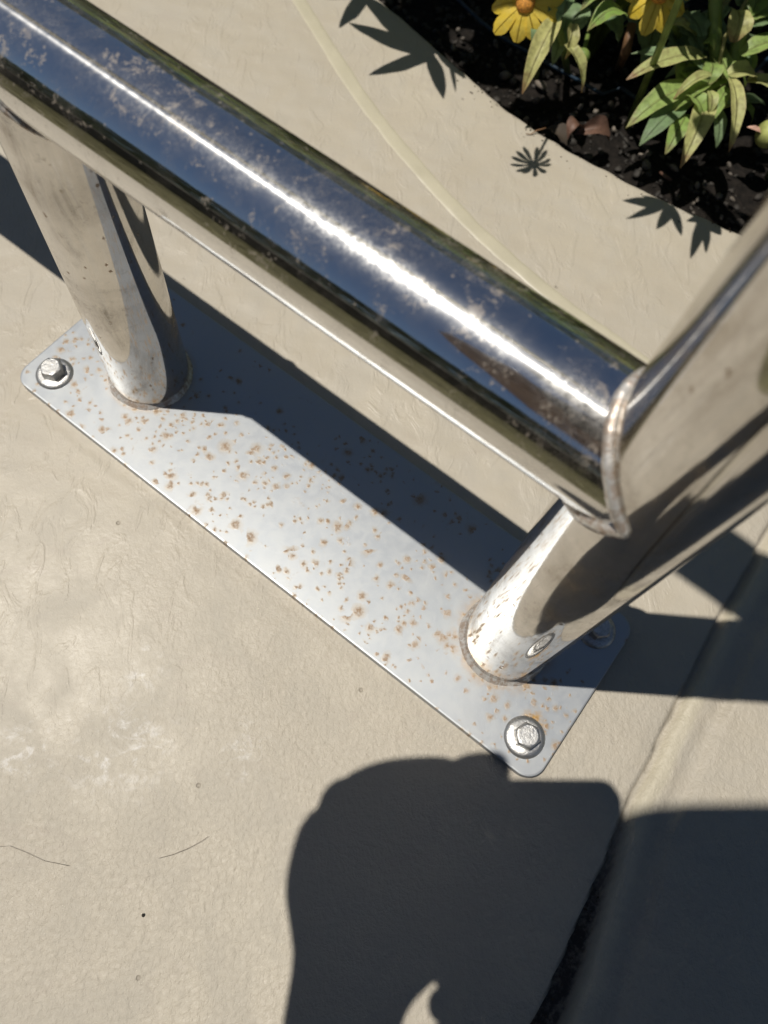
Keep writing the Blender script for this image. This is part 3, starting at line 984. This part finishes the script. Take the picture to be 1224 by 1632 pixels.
# ---- plants whose heads stand above the picture; their shadows reach the path
def caster(parent, tip, basepx, wpx, z, mat=None, **kw):
    """A leaf at height z whose sunlight shadow falls between two points of the path."""
    g0, g1 = at(basepx[0], basepx[1], GZ), at(tip[0], tip[1], GZ)
    dz = (z - GZ) / -SD.z
    p0 = g0 - SD * dz; p1 = g1 - SD * (dz * (1.0))
    depth = -((g0 + g1) / 2 - CP).dot(CZ)
    return leaf(parent, p0, p1, wpx * depth / FPX, mat, **kw)


e = empty('leaning_plant', 'tall leafy plant leaning over the path edge above the middle of the bed', 'plant', G_PL)
ZC = .21
for tip, bs, wd in (((588, 120), (690, 84), 30), ((707, 158), (684, 86), 26), ((726, 147), (716, 98), 8), ((541, 45), (578, -8), 28), ((556, 38), (672, 84), 34),
                    ((575, -10), (672, 78), 44), ((640, 10), (690, 86), 44), ((516, -2), (585, -14), 22), ((520, -40), (600, -20), 40), ((742, 125), (700, 84), 22), ((600, -60), (690, 70), 60), ((760, 60), (690, 80), 40)):
    caster(e, tip, bs, wd, ZC + random.uniform(-.01, .01), arch=.002)
g = at(686, 86, GZ) - SD * (ZC / -SD.z)
stem(e, [g, g + Vector((.03, .07, -.08)), g + Vector((.06, .12, -.245))], [.002, .0025, .003])
f_ = empty('leaning_flower', 'small open flower on a thin stem leaning over the path edge', 'flower', G_PL)
ZF = .20
g = at(850, 262, GZ) - SD * (ZF / -SD.z)
flower(f_, g, (-SD + Vector((.35, -.55, 0))).normalized(), .0185, 12, 5, .30, .20)
g2 = at(880, 205, GZ) - SD * (.15 / -SD.z)
stem(f_, [g, g2, g2 + Vector((.03, .05, -.06)), g2 + Vector((.05, .09, -.185))], [.0010, .0012, .0016, .002])
h_ = empty('leaning_plant', 'tall plant with spiky leaf rosettes leaning over the right part of the path edge', 'plant', G_PL)
ZH = .22
for tip, bs, wd in (((992, 320), (1066, 326), 24), ((998, 349), (1062, 325), 16), ((1022, 312), (1066, 324), 12), ((1046, 366), (1070, 326), 20), ((1086, 376), (1068, 326), 17),
                    ((1100, 412), (1118, 348), 19), ((1125, 403), (1122, 348), 16), ((1149, 374), (1120, 346), 30), ((1170, 371), (1124, 345), 8), ((1094, 352), (1124, 345), 16), ((1060, 300), (1120, 345), 30), ((1150, 320), (1100, 335), 50), ((1090, 300), (1080, 330), 40)):
    caster(h_, tip, bs, wd, ZH + random.uniform(-.012, .012), arch=.002)
g = at(1095, 335, GZ) - SD * (ZH / -SD.z)
stem(h_, [g, g + Vector((.02, .06, -.07)), g + Vector((.05, .12, -.255))], [.002, .0025, .003])


def in_frame(p, margin=30):
    d = p - CP; z = -d.dot(CZ)
    if z < .01: return False
    x = 612 + FPX * d.dot(CX) / z; y = 816 - FPX * d.dot(CY) / z
    return -margin < x < 1224 + margin and -margin < y < 1632 + margin


def shadow_on_path(p):
    g = p + SD * ((p.z - GZ) / -SD.z)
    s, t = st(g)
    return t < interp(edge_st, s) + .012


# bushy plants further into the bed
labels = ['bushy yellow-flowered plant deep in the bed behind the first yellow flower',
          'bushy plant in the bed to the left of the leaning stems', 'dense leafy plant in the bed behind the leafy right-hand one',
          'flowering plant at the back of the bed near its hedge', 'leafy plant in the bed beside the tall post',
          'low bushy plant at the far left of the bed', 'bushy plant at the far right end of the bed', 'flowering plant in the middle of the back row of the bed']
spots = [(-.22, .66), (-.40, .64), (.02, .66), (-.1, .92), (.22, .62), (-.75, .72), (.6, .70), (.3, .95)]
for (s, t), lab in zip(spots, labels):
    o = empty('bushy_plant', lab, 'plant', G_PL)
    base = W(s, t, -.036)
    rnd = random.Random(int(s * 1000) + 77)
    for k in range(5):
        an = rnd.uniform(0, 6.28); hh = rnd.uniform(.20, .34)
        top = base + Vector((math.cos(an) * .07, math.sin(an) * .07, hh))
        pts = [base, base.lerp(top, .5) + Vector((0, 0, .02)), top]
        if in_frame(top) or in_frame(pts[1]): continue
        stem(o, pts, [.003, .0025, .002])
        if rnd.random() < .6 and not shadow_on_path(top): flower(o, top, Vector((rnd.uniform(-.4, .4), rnd.uniform(-.4, .4), 1)), .019, 10, k, .2)
        for i in range(16):
            f = rnd.uniform(.3, .97); p0 = pts[0].lerp(pts[2], f)
            a2 = rnd.uniform(0, 6.28); l = rnd.uniform(.045, .075)
            p1 = p0 + Vector((math.cos(a2) * l, math.sin(a2) * l, rnd.uniform(-.02, .02)))
            if in_frame(p0) or in_frame(p1) or shadow_on_path(p0) or shadow_on_path(p1): continue
            leaf(o, p0, p1, .013, rnd.choice((M_LEAF, M_LEAF, M_DULL, M_OLD)), arch=.007, n=6, m=2)

# leafy stalks added out of view so that their tops shade the soil
rnd = random.Random(31)
lit = [(P(1150, 130, .1), .075), (P(1050, 180, .08), .05), (P(870, 70, .12), .055), (P(1045, 0, .14), .05), (P(960, 30, .1), .03), (P(835, 20, .14), .045)]
for lab, sa, sb in (('unseen leafy stalks added to shade the soil at the left end of the bed', -.62, -.26), ('unseen leafy stalks added to shade the soil behind the yellow flowers', -.26, -.02), ('unseen leafy stalks added to shade the soil beside the tall post', -.02, .28)):
    o = empty('added_shade_plant', lab, 'plant', G_PL); tops = []
    for k in range(190):
        s_ = rnd.uniform(sa, sb); t_ = interp(edge_st, s_) + .006 + rnd.random() ** 1.2 * .36
        gp_ = W(s_, t_, -.036); z = rnd.uniform(.27, .36)
        m = gp_ - SD * ((z + .036) / -SD.z)
        a2 = rnd.uniform(0, 6.28); l = rnd.uniform(.03, .045)
        d = Vector((math.cos(a2) * l, math.sin(a2) * l, rnd.uniform(-.01, .01)))
        if any((m + SD * ((z - .05) / -SD.z) - Vector((c0.x, c0.y, .05))).length < r0 for c0, r0 in lit) and rnd.random() < .92: continue
        if in_frame(m - d, 60) or in_frame(m + d, 60) or shadow_on_path(m - d) or shadow_on_path(m + d): continue
        leaf(o, m - d, m + d, rnd.uniform(.018, .026), rnd.choice((M_LEAF, M_DULL, M_OLD)), arch=.006, n=6, m=2); tops.append(m)
    for k in range(0, len(tops), 12):
        b0 = tops[k] + V * rnd.uniform(.12, .2); b0.z = -.04
        mid = tops[k].lerp(b0, .4) + Vector((0, 0, .05))
        if in_frame(mid, 60) or in_frame(b0.lerp(mid, .5), 60): continue
        stem(o, [tops[k], mid, b0], [.0015, .002, .003])

# ---- mulch
def chunk(p, r, rnd):
    bm = bmesh.new(); bmesh.ops.create_icosphere(bm, subdivisions=2, radius=1)
    ax = [rnd.uniform(.6, 1.3) for _ in range(3)]; off = Vector((rnd.random() * 50, 0, 0))
    rot = Matrix.Rotation(rnd.uniform(0, 6), 3, 'Z') @ Matrix.Rotation(rnd.uniform(0, 3), 3, 'X')
    for v in bm.verts:
        k = 1 + .35 * noise.noise(v.co * 1.4 + off)
        v.co = rot @ Vector((v.co.x * ax[0], v.co.y * ax[1], v.co.z * ax[2] * .7)) * r * k + p
    return bm


vs, fs = [], []
rnd = random.Random(4)
base_bm = bmesh.new(); bmesh.ops.create_icosphere(base_bm, subdivisions=1, radius=1)
bv = [v.co.copy() for v in base_bm.verts]; bf = [tuple(v.index for v in f.verts) for f in base_bm.faces]; base_bm.free()
bm2 = bmesh.new(); bmesh.ops.create_icosphere(bm2, subdivisions=2, radius=1)
bv2 = [v.co.copy() for v in bm2.verts]; bf2 = [tuple(v.index for v in f.verts) for f in bm2.faces]; bm2.free()
for k in range(5200):
    s = rnd.uniform(-.55, .5); te = interp(edge_st, s); t = te + .003 + rnd.random() ** 1.5 * .55
    r = rnd.choice((.0010, .0014, .0018, .0024, .0032)) * rnd.uniform(.8, 1.3)
    z = -.036 + 0.007 * noise.noise(Vector((s * 22, t * 22, 0))) + 0.004 * noise.noise(Vector((s * 90, t * 90, 2)))
    p = W(s, t, z + r * .3)
    V0, F0 = (bv2, bf2) if r > .002 else (bv, bf)
    off = Vector((rnd.random() * 60, 0, 0)); ax = (rnd.uniform(.6, 1.5), rnd.uniform(.6, 1.1), rnd.uniform(.4, .9))
    rot = Matrix.Rotation(rnd.uniform(0, 6), 3, 'Z') @ Matrix.Rotation(rnd.uniform(-.8, .8), 3, 'X')
    n0 = len(vs)
    for v in V0: vs.append(rot @ Vector((v.x * ax[0], v.y * ax[1], v.z * ax[2])) * r * (1 + .4 * noise.noise(v * 1.5 + off)) + p)
    fs += [tuple(i + n0 for i in f) for f in F0]
tag(mesh_obj('mulch_crumbs', vs, fs, M_MULCH), kind='stuff')
# larger pale crumbs one can pick out
CH = [(1022, 246, 7), (1034, 244, 8), (1030, 264, 13), (1074, 268, 14), (1111, 296, 9), (1123, 294, 8), (1122, 306, 6), (1112, 318, 8), (1105, 325, 7), (1146, 313, 9), (1167, 318, 9), (1162, 263, 8), (1164, 277, 6), (1105, 340, 6), (1150, 346, 7),
      (790, 70, 10), (806, 62, 12), (812, 84, 11), (805, 120, 12), (818, 130, 9), (842, 110, 12), (862, 135, 14), (868, 118, 10), (855, 160, 10), (890, 130, 9), (885, 152, 8), (838, 190, 8), (912, 185, 10), (925, 170, 8), (973, 165, 12), (965, 188, 11), (950, 178, 9), (978, 205, 8), (730, 48, 7), (738, 62, 7), (722, 76, 8), (1083, 240, 7), (750, 20, 8)]
for i, (x, y, rp) in enumerate(CH):
    p = P(x, y, -.030); depth = -(p - CP).dot(CZ)
    o = bm_obj('mulch_lump', chunk(p, rp * .62 * depth / FPX, rnd), M_LUMP)
    tag(o, ('pale grey crumb of mulch on the dark soil under the leafy right-hand plant' if x > 990 else 'pale grey-brown crumb of mulch on the dark soil below the yellow flower'), 'mulch lump', 'pale mulch crumbs under the leafy right-hand plant' if x > 990 else 'pale mulch crumbs below the yellow flower')
# fallen leaves and twigs
dl = empty('fallen_leaf', 'curled pinkish brown dead leaf lying at the edge of the bed', 'fallen leaf')
px_leaf(dl, (970, 224), (916, 214), 24, -.014, -.012, M_DEAD, name='leaf_blade', arch=.007, fold=.45, side_bend=.003, twist=.9, n=14, m=6)
px_leaf(dl, (926, 204), (905, 222), 22, -.010, -.014, M_DEAD, name='leaf_curl', arch=.006, fold=.5, twist=-.6)
dl2 = px_leaf(None, (905, 232), (870, 205), 24, -.024, -.022, M_TWIG, name='fallen_leaf', arch=.004, fold=.3)
tag(dl2, 'dark red-brown dead leaf lying beside the curled pinkish one', 'fallen leaf')
tw = tube('twig', [P(870, 204, GZ + .004), P(855, 208, GZ + .003), P(846, 214, GZ + .0015), P(838, 213, GZ + .002)], [.0006, .0005, .0004, .0003], M_BSTEM, None, 6)
tag(tw, 'tiny dry twig lying over the bed edge onto the path', 'twig')
tw = tube('twig', [P(988, 212, -.02), P(998, 224, -.016), P(1004, 234, -.02)], [.0013, .0015, .001], M_MULCH, None, 8)
tag(tw, 'short grey twig pointing down beside the curled dead leaf', 'twig')
tw = tube('twig', [P(1052, 275, -.02), P(1062, 282, -.018), P(1070, 287, -.021)], [.0012, .0015, .001], M_DEAD, None, 8)
tag(tw, 'short reddish chip lying beside the path edge under the leafy plant', 'wood chip')
dt = tube('drip_tube', [P(1290, 60, -.02), P(1224, 93, -.018), P(1190, 130, -.018), P(1130, 185, -.020), P(1075, 200, -.022), P(990, 140, -.024), P(960, 150, -.026), P(800, 60, -.02), P(768, 36, -.02), P(700, -30, -.022)], .0016, M_WIRE, None, 10)
tag(dt, 'thin dark blue watering tube running over the soil of the bed', 'drip tube')

# marks lying on the path
M_FIB = simple('pale_fibre', (0.17, 0.14, 0.11), .7, 0, .2, 60)
hair = tube('fibre', [P(x, y, GZ + .0012) for x, y in ((252, 1368), (275, 1362), (300, 1352), (322, 1340), (332, 1333))], .00010, M_FIB, None, 5)
tag(hair, 'short dark fibre lying on the painted path near the photograph bottom', 'fibre')
hair = tube('fibre', [P(x, y, GZ + .0012) for x, y in ((-10, 1350), (15, 1348), (40, 1358), (70, 1372), (110, 1380))], .00008, M_FIB, None, 5)
tag(hair, 'pale curved fibre lying on the path at its left side', 'fibre')
gr = bm_obj('grit', chunk(P(228, 1459, GZ + .0008), .0010, rnd), M_MULCH)
tag(gr, 'single dark grain of grit on the painted path', 'grit')

vs, fs = [], []
for k in range(150):
    if k < 90:
        s_ = rnd.uniform(-.3, .22); t_ = interp(edge_st, s_) - .001 - abs(rnd.gauss(0, .008)); r = rnd.uniform(.0003, .0008)
    else:
        t_ = rnd.uniform(-.08, .07); s_ = interp(joint_st, t_) + rnd.uniform(.001, .008); r = rnd.uniform(.0003, .0008)
    p = W(s_, t_, GZ + path_height(s_, t_)[0] + r * .4)
    ax = (rnd.uniform(.6, 1.5), rnd.uniform(.6, 1.1), rnd.uniform(.5, .9)); n0 = len(vs)
    rot = Matrix.Rotation(rnd.uniform(0, 6), 3, 'Z')
    for v in bv: vs.append(rot @ Vector((v.x * ax[0], v.y * ax[1], v.z * ax[2])) * r + p)
    fs += [tuple(i + n0 for i in f) for f in bf]
tag(mesh_obj('soil_crumbs', vs, fs, M_TWIG), kind='stuff')

# ------------------------------------------------------------------ lawn, planter and hedges round about
def blades():
    vs, fs = [], []; rnd = random.Random(2)
    for k in range(26000):
        s = rnd.uniform(-1.4, 1.2); t = T0 - .004 - rnd.random() * .66
        h = rnd.uniform(.018, .04); an = rnd.uniform(0, 6.28); ln_ = rnd.uniform(.0, .02)
        p = W(s, t, -.012); d = Vector((math.cos(an), math.sin(an), 0)) ; w_ = .0013
        n0 = len(vs)
        tip = p + Vector((0, 0, h)) + Vector((-d.y, d.x, 0)) * ln_
        if st(tip)[1] > T0 - .002: tip = p + Vector((0, 0, h))
        vs += [p - d * w_, p + d * w_, tip]
        fs.append((n0, n0 + 1, n0 + 2))
    tag(mesh_obj('grass', vs, fs, M_BLADE, smooth=False), 'short olive lawn grass beside the painted path', kind='stuff')


blades()


def box(name, s0, s1, t0, t1, z0, z1, mat, parent):
    bm = bmesh.new()
    c = [W(s, t, z) for z in (z0, z1) for s, t in ((s0, t0), (s1, t0), (s1, t1), (s0, t1))]
    v = [bm.verts.new(x) for x in c]
    for f in ((3, 2, 1, 0), (4, 5, 6, 7), (0, 1, 5, 4), (1, 2, 6, 5), (2, 3, 7, 6), (3, 0, 4, 7)): bm.faces.new([v[i] for i in f])
    bmesh.ops.bevel(bm, geom=bm.edges[:], offset=.003, segments=1, affect='EDGES')
    return bm_obj(name, bm, mat, parent, smooth=False)


pl = empty('timber_planter', 'long low black timber planter standing along the far side of the lawn', 'planter')
for k in range(2):
    z = -.07 + k * .155
    for s0 in (-3.6, -1.8, 0, 1.8):
        box('board', s0, s0 + 1.795, -.93, -.88, z, z + .15, M_BOARD, pl)
box('cap', -3.62, 3.62, -.96, -.87, .241, .256, M_CAP, pl)


def hedge(name, label, s0, s1, t0, t1, z0, z1, n, seed, cat='hedge'):
    rnd = random.Random(seed); o = empty(name, label, cat)
    vs, fs = [], []
    for k in range(n):
        s = rnd.uniform(s0, s1); t = rnd.uniform(t0, t1); z = rnd.uniform(z0, z1)
        # most leaves near the faces
        f = rnd.random()
        if f < .35: t = t0 + rnd.random() * .06 if rnd.random() < .5 else t1 - rnd.random() * .06
        elif f < .6: z = z1 - rnd.random() * .06
        z += .05 * noise.noise(Vector((s * 4, t * 4, 0)))
        p = W(s, t, z); r = rnd.uniform(.016, .034)
        a = Vector((rnd.uniform(-1, 1), rnd.uniform(-1, 1), rnd.uniform(-.6, .6))).normalized(); b = a.orthogonal().normalized()
        n0 = len(vs); vs += [p - a * r, p + b * r * .45, p + a * r, p - b * r * .45]; fs.append((n0, n0 + 1, n0 + 2, n0 + 3))
    mesh_obj('foliage', vs, fs, M_HEDGE, o, smooth=False)
    sv, sf = [], []
    k = s0
    while k < s1:
        p = W(k, (t0 + t1) / 2, z0 - .05)
        v, f = tube_geo([p, p + Vector((rnd.uniform(-.03, .03), 0, (z1 - z0) * .8))], [.010, .004], 6)
        n0 = len(sv); sv += v; sf += [tuple(i + n0 for i in q) for q in f]; k += .12
    mesh_obj('branches', sv, sf, M_TWIG, o)


hedge('low_hedge', 'low dark green hedge filling the black timber planter', -3.4, 3.4, -1.5, -.97, .15, .56, 30000, 5)
hedge('tall_hedge', 'tall green hedge standing behind the flower bed', -4, 4, 1.85, 2.35, 0, 1.25, 60000, 6)

# ------------------------------------------------------------------ phone and photographer
def L(x, y, z):
    """millimetres in the phone's own frame: x right, y up, z towards the photographer"""
    return CP + CX * (x / 1000) + CY * (y / 1000) + CZ * (z / 1000)


M_PHONE = simple('dark_glass_back', (0.02, 0.022, 0.026), .25, 0, .1, 20)
M_SCREEN = simple('phone_screen', (0.01, 0.01, 0.012), .08, 0, .1, 20)
M_LENS = simple('lens_ring', (0.12, 0.12, 0.13), .3, 1.0, .1, 50)
M_GLASS = simple('lens_glass', (0.006, 0.006, 0.01), .05, 0, .1, 50)
ph = empty('phone', 'dark smartphone held flat over the base plate by the photographer', 'phone')


def rbox(name, x0, x1, y0, y1, z0, z1, rc, mat, parent, ns=8):
    bm = bmesh.new(); ring = []
    for cx, cy, a0 in ((x1 - rc, y1 - rc, 0), (x0 + rc, y1 - rc, 90), (x0 + rc, y0 + rc, 180), (x1 - rc, y0 + rc, 270)):
        for k in range(ns + 1):
            a = R(a0 + 90 * k / ns); ring.append((cx + rc * math.cos(a), cy + rc * math.sin(a)))
    lo = [bm.verts.new(L(x, y, z0)) for x, y in ring]; hi = [bm.verts.new(L(x, y, z1)) for x, y in ring]; n = len(ring)
    for k in range(n): bm.faces.new((lo[k], lo[(k + 1) % n], hi[(k + 1) % n], hi[k]))
    bm.faces.new(hi); bm.faces.new(lo[::-1])
    return bm_obj(name, bm, mat, parent, smooth=False)


rbox('phone_body', -53.5, 18, -108, 39, 3.5, 11, 11, M_PHONE, ph)
rbox('screen', -51.5, 16, -106, 37, 11.05, 11.4, 9, M_SCREEN, ph)
rbox('camera_bump', -24, 16, -11, 30, 2.0, 3.45, 8, M_PHONE, ph)
for x, y in ((0, 0), (0, 18), (-16, 9)):
    rr = rbox('lens_ring', x - 7, x + 7, y - 7, y + 7, 1.0, 2.0, 7, M_LENS, ph)
    rbox('lens_glass', x - 5, x + 5, y - 5, y + 5, .7, .95, 5, M_GLASS, rr)

M_SKIN = simple('skin', (0.22, 0.145, 0.11), .5, 0, .1, 30)
M_SHIRT = simple('dark_shirt', (0.055, 0.045, 0.055), .85, 0, .2, 60)
M_SHORTS = simple('dark_trousers', (0.02, 0.022, 0.03), .85, 0, .2, 60)
M_SHOE = simple('dark_shoe', (0.03, 0.03, 0.03), .6, 0, .2, 60)
M_HAIR = simple('dark_hair', (0.02, 0.014, 0.01), .5, 0, .2, 200)
M_EYE = simple('eye_white', (0.7, 0.68, 0.65), .2, 0, .05, 50)


def skin_obj(name, chains, mat, parent, sub=2):
    """chains: list of (nodes [(co, r)], edges). One mesh grown with a Skin modifier."""
    me = bpy.data.meshes.new(name); vs, es, rs, roots = [], [], [], []
    for nodes, edges in chains:
        n0 = len(vs); roots.append(n0)
        for c, r in nodes: vs.append(tuple(c)); rs.append(r)
        es += [(a + n0, b + n0) for a, b in edges]
    me.from_pydata(vs, es, []); me.update()
    o = bpy.data.objects.new(name, me); COL.objects.link(o); o.parent = parent
    me.materials.append(mat)
    md = o.modifiers.new('skin', 'SKIN')
    if not me.skin_vertices: me.attributes  # layer is made with the modifier below
    if not me.skin_vertices:
        bm = bmesh.new(); bm.from_mesh(me); bm.verts.layers.skin.verify(); bm.to_mesh(me); bm.free()
    for i, sv in enumerate(me.skin_vertices[0].data):
        r = rs[i]; sv.radius = r if isinstance(r, tuple) else (r, r); sv.use_root = i in roots
    md.use_smooth_shade = True
    ss = o.modifiers.new('sub', 'SUBSURF'); ss.levels = sub; ss.render_levels = sub
    return o


person = empty('person', 'crouching photographer in dark shirt and trousers holding a phone over the plate', 'person')
Vv = Vector
pel = Vv((.05, -.66, .36)); sp = Vv((.04, -.60, .52)); ch = Vv((.01, -.43, .74)); nk = Vv((-.02, -.28, .85)); hb = Vv((-.035, -.19, .885)); hc = Vv((-.05, -.11, .925)); ht = Vv((-.055, -.065, .945))
shL, elL, wrL = Vv((-.17, -.38, .765)), Vv((-.135, -.27, .50)), L(-123, -95, 2)
shR, elR, wrR = Vv((.20, -.38, .765)), Vv((.20, -.28, .50)), L(30, -95, 10)
hpL, knL, anL, ftL = Vv((-.05, -.64, .34)), Vv((-.20, -.30, .40)), Vv((-.18, -.55, .07)), Vv((-.20, -.40, .02))
hpR, knR, anR, ftR = Vv((.16, -.64, .34)), Vv((.34, -.32, .40)), Vv((.31, -.57, .07)), Vv((.34, -.42, .02))
nodes = [(pel, .095), (sp, .085), (ch, .085), (nk, .055), (hb, .062), (hc, .088), (ht, .07),
         (shL, .045), (elL, .042), (wrL, .031), (shR, .045), (elR, .040), (wrR, .027),
         (hpL, .07), (knL, .050), (anL, .034), (ftL, .024), (hpR, .07), (knR, .050), (anR, .034), (ftR, .024)]
edges = [(0, 1), (1, 2), (2, 3), (3, 4), (4, 5), (5, 6), (2, 7), (7, 8), (8, 9), (2, 10), (10, 11), (11, 12), (0, 13), (13, 14), (14, 15), (15, 16), (0, 17), (17, 18), (18, 19), (19, 20)]
chains = [(nodes, edges)]


def chain(pts): return (pts, [(i, i + 1) for i in range(len(pts) - 1)])


# left hand: broad palm and five fingers, gripping the left edge of the phone
chains.append(chain([(L(-124, -120, 0), (.030, .026)), (L(-123, -84, 4), (.031, .024)), (L(-120, -64, 6), (.035, .022)), (L(-110, -42, 6), (.056, .020)), (L(-108, -20, 6), (.060, .020)), (L(-106, 4, 6), (.060, .017)), (L(-104, 30, 5), (.054, .014))]))
chains.append(chain([(L(-76, 8, 5), .014), (L(-76, 30, 4), .0135), (L(-68, 42, 0), .012), (L(-42, 45, 1), .009)]))
chains.append(chain([(L(-94, 10, 6), .0115), (L(-96, 32, 2), .0105), (L(-84, 36, -8), .010), (L(-66, 34, -8), .0095), (L(-38, 27, -6), .0085)]))
chains.append(chain([(L(-114, 10, 7), .0115), (L(-118, 32, 2), .0105), (L(-106, 34, -10), .010), (L(-84, 24, -14), .0095), (L(-40, 8, -6), .0085)]))
chains.append(chain([(L(-133, 4, 9), .011), (L(-141, 22, 4), .0105), (L(-134, 30, -6), .009), (L(-104, 8, -14), .0085), (L(-40, -10, -6), .008)]))
chains.append(chain([(L(-141, 6, 6), .014), (L(-132, 26, 5), .015), (L(-114, 36, 4), .015), (L(-90, 38, 3), .014), (L(-66, 39, 2), .013)]))
chains.append(chain([(L(-92, -60, 8), .018), (L(-76, -44, 12), .018), (L(-62, -24, 18), .013), (L(-50, -4, 19), .010), (L(-40, 8, 17), .009)]))
# right hand under the lower right corner
chains.append(chain([(wrR, (.026, .02)), (L(26, -78, 10), (.034, .018)), (L(22, -60, 10), (.038, .016)), (L(20, -50, 8), (.038, .014))]))
for k, (y, ln_) in enumerate(((-54, 88), (-69, 103), (-85, 104), (-101, 101))):
    chains.append(chain([(L(24, y, 6), .0105), (L(31, y + 4, -1), .0105), (L(20, y + 4, -8), .0105), (L(-18, y + 2, -9), .0105), (L(24 - ln_, y + 1, -5), .0105)]))
chains.append(chain([(L(30, -72, 14), .013), (L(24, -52, 22), .011), (L(10, -40, 21), .010), (L(-2, -34, 19), .009)]))
# nose and ears
fd = (Vv((0, 0.02, .42)) - hc).normalized(); fr_ = CX; fu = fr_.cross(-fd).normalized() * -1
skin_obj('body', chains, M_SKIN, person)
shn = [(pel, .145), (sp, .145), (ch, .15), (nk.lerp(ch, .40), .085), (shL, .072), (elL, .050), (shR, .072), (elR, .050), (elL.lerp(wrL, .85), .036), (elR.lerp(wrR, .85), .036)]
skin_obj('shirt', [(shn, [(0, 1), (1, 2), (2, 3), (2, 4), (4, 5), (2, 6), (6, 7), (5, 8), (7, 9)])], M_SHIRT, person)
trn = [(pel, .138), (hpL, .10), (knL, .070), (anL.lerp(knL, .12), .05), (hpR, .10), (knR, .070), (anR.lerp(knR, .12), .05)]
skin_obj('trousers', [(trn, [(0, 1), (1, 2), (2, 3), (0, 4), (4, 5), (5, 6)])], M_SHORTS, person)
for aa, ff in ((anL, ftL), (anR, ftR)):
    back = aa + (aa - ff).normalized() * .03; back.z = .03
    skin_obj('shoe', [chain([(back, .040), (Vv((aa.x, aa.y, .035)), .045), (ff.lerp(aa, .4) + Vv((0, 0, .008)), .046), (ff + (ff - aa) * .12 + Vv((0, 0, .01)), .040)])], M_SHOE, person)


def ball(name, c, r, sc, mat, parent, sub=3):
    bm = bmesh.new(); bmesh.ops.create_icosphere(bm, subdivisions=sub, radius=1)
    ax = (fd.cross(CX)).normalized()
    for v in bm.verts:
        v.co = c + CX * v.co.x * r * sc[0] + ax * v.co.y * r * sc[1] + fd * v.co.z * r * sc[2]
    return bm_obj(name, bm, mat, parent)


hm = hc.lerp(ht, .35)
upv = (fd.cross(CX)).normalized()
if upv.y < 0: upv = -upv
ball('hair', hm - fd * .034 + upv * .004, .100, (.92, 1.0, .92), M_HAIR, person)
ball('nose', hm + fd * .080 - upv * .014, .016, (.8, 1.2, 1.1), M_SKIN, person)
ball('mouth', hm + fd * .066 - upv * .045, .022, (1.0, .3, .4), simple('lips', (.35, .14, .12), .4), person)
for s_ in (-1, 1):
    ball('eye', hm + fd * .070 + CX * .030 * s_ + upv * .010, .0105, (1, 1, 1), M_EYE, person)
    ball('ear', hm + CX * .094 * s_ - fd * .002, .024, (.35, 1.1, .7), M_SKIN, person)

M_CAPC = simple('cap_cloth', (0.05, 0.05, 0.06), .9, 0, .1, 60)
cu = Vv((0, 0, 1)); cf = Vv((0.0, 1, -.12)).normalized(); cr = Vv((1, 0, 0))
cap = ball('cap', hm - fd * .042 + upv * .026, .104, (.95, 1.0, .92), M_CAPC, person)
bm = bmesh.new(); prof = []
N = 40
for k in range(N):
    a = 2 * math.pi * k / N; e_ = 4.0
    cx_ = abs(math.cos(a)) ** (2 / e_) * math.copysign(1, math.cos(a)); sy_ = abs(math.sin(a)) ** (2 / e_) * math.copysign(1, math.sin(a))
    prof.append((cx_, sy_))
bc_ = Vv((-.056, -.046, .955))
top = [bm.verts.new(bc_ + cr * (x * .108) + cf * (y * .078) + Vv((0, 0, -.018 * x * x + .004))) for x, y in prof]
bot = [bm.verts.new(bc_ + cr * (x * .108) + cf * (y * .078) + Vv((0, 0, -.018 * x * x))) for x, y in prof]
for k in range(N): bm.faces.new((bot[k], bot[(k + 1) % N], top[(k + 1) % N], top[k]))
bm.faces.new(top); bm.faces.new(bot[::-1])
bm_obj('cap_brim', bm, M_CAPC, cap, smooth=False)
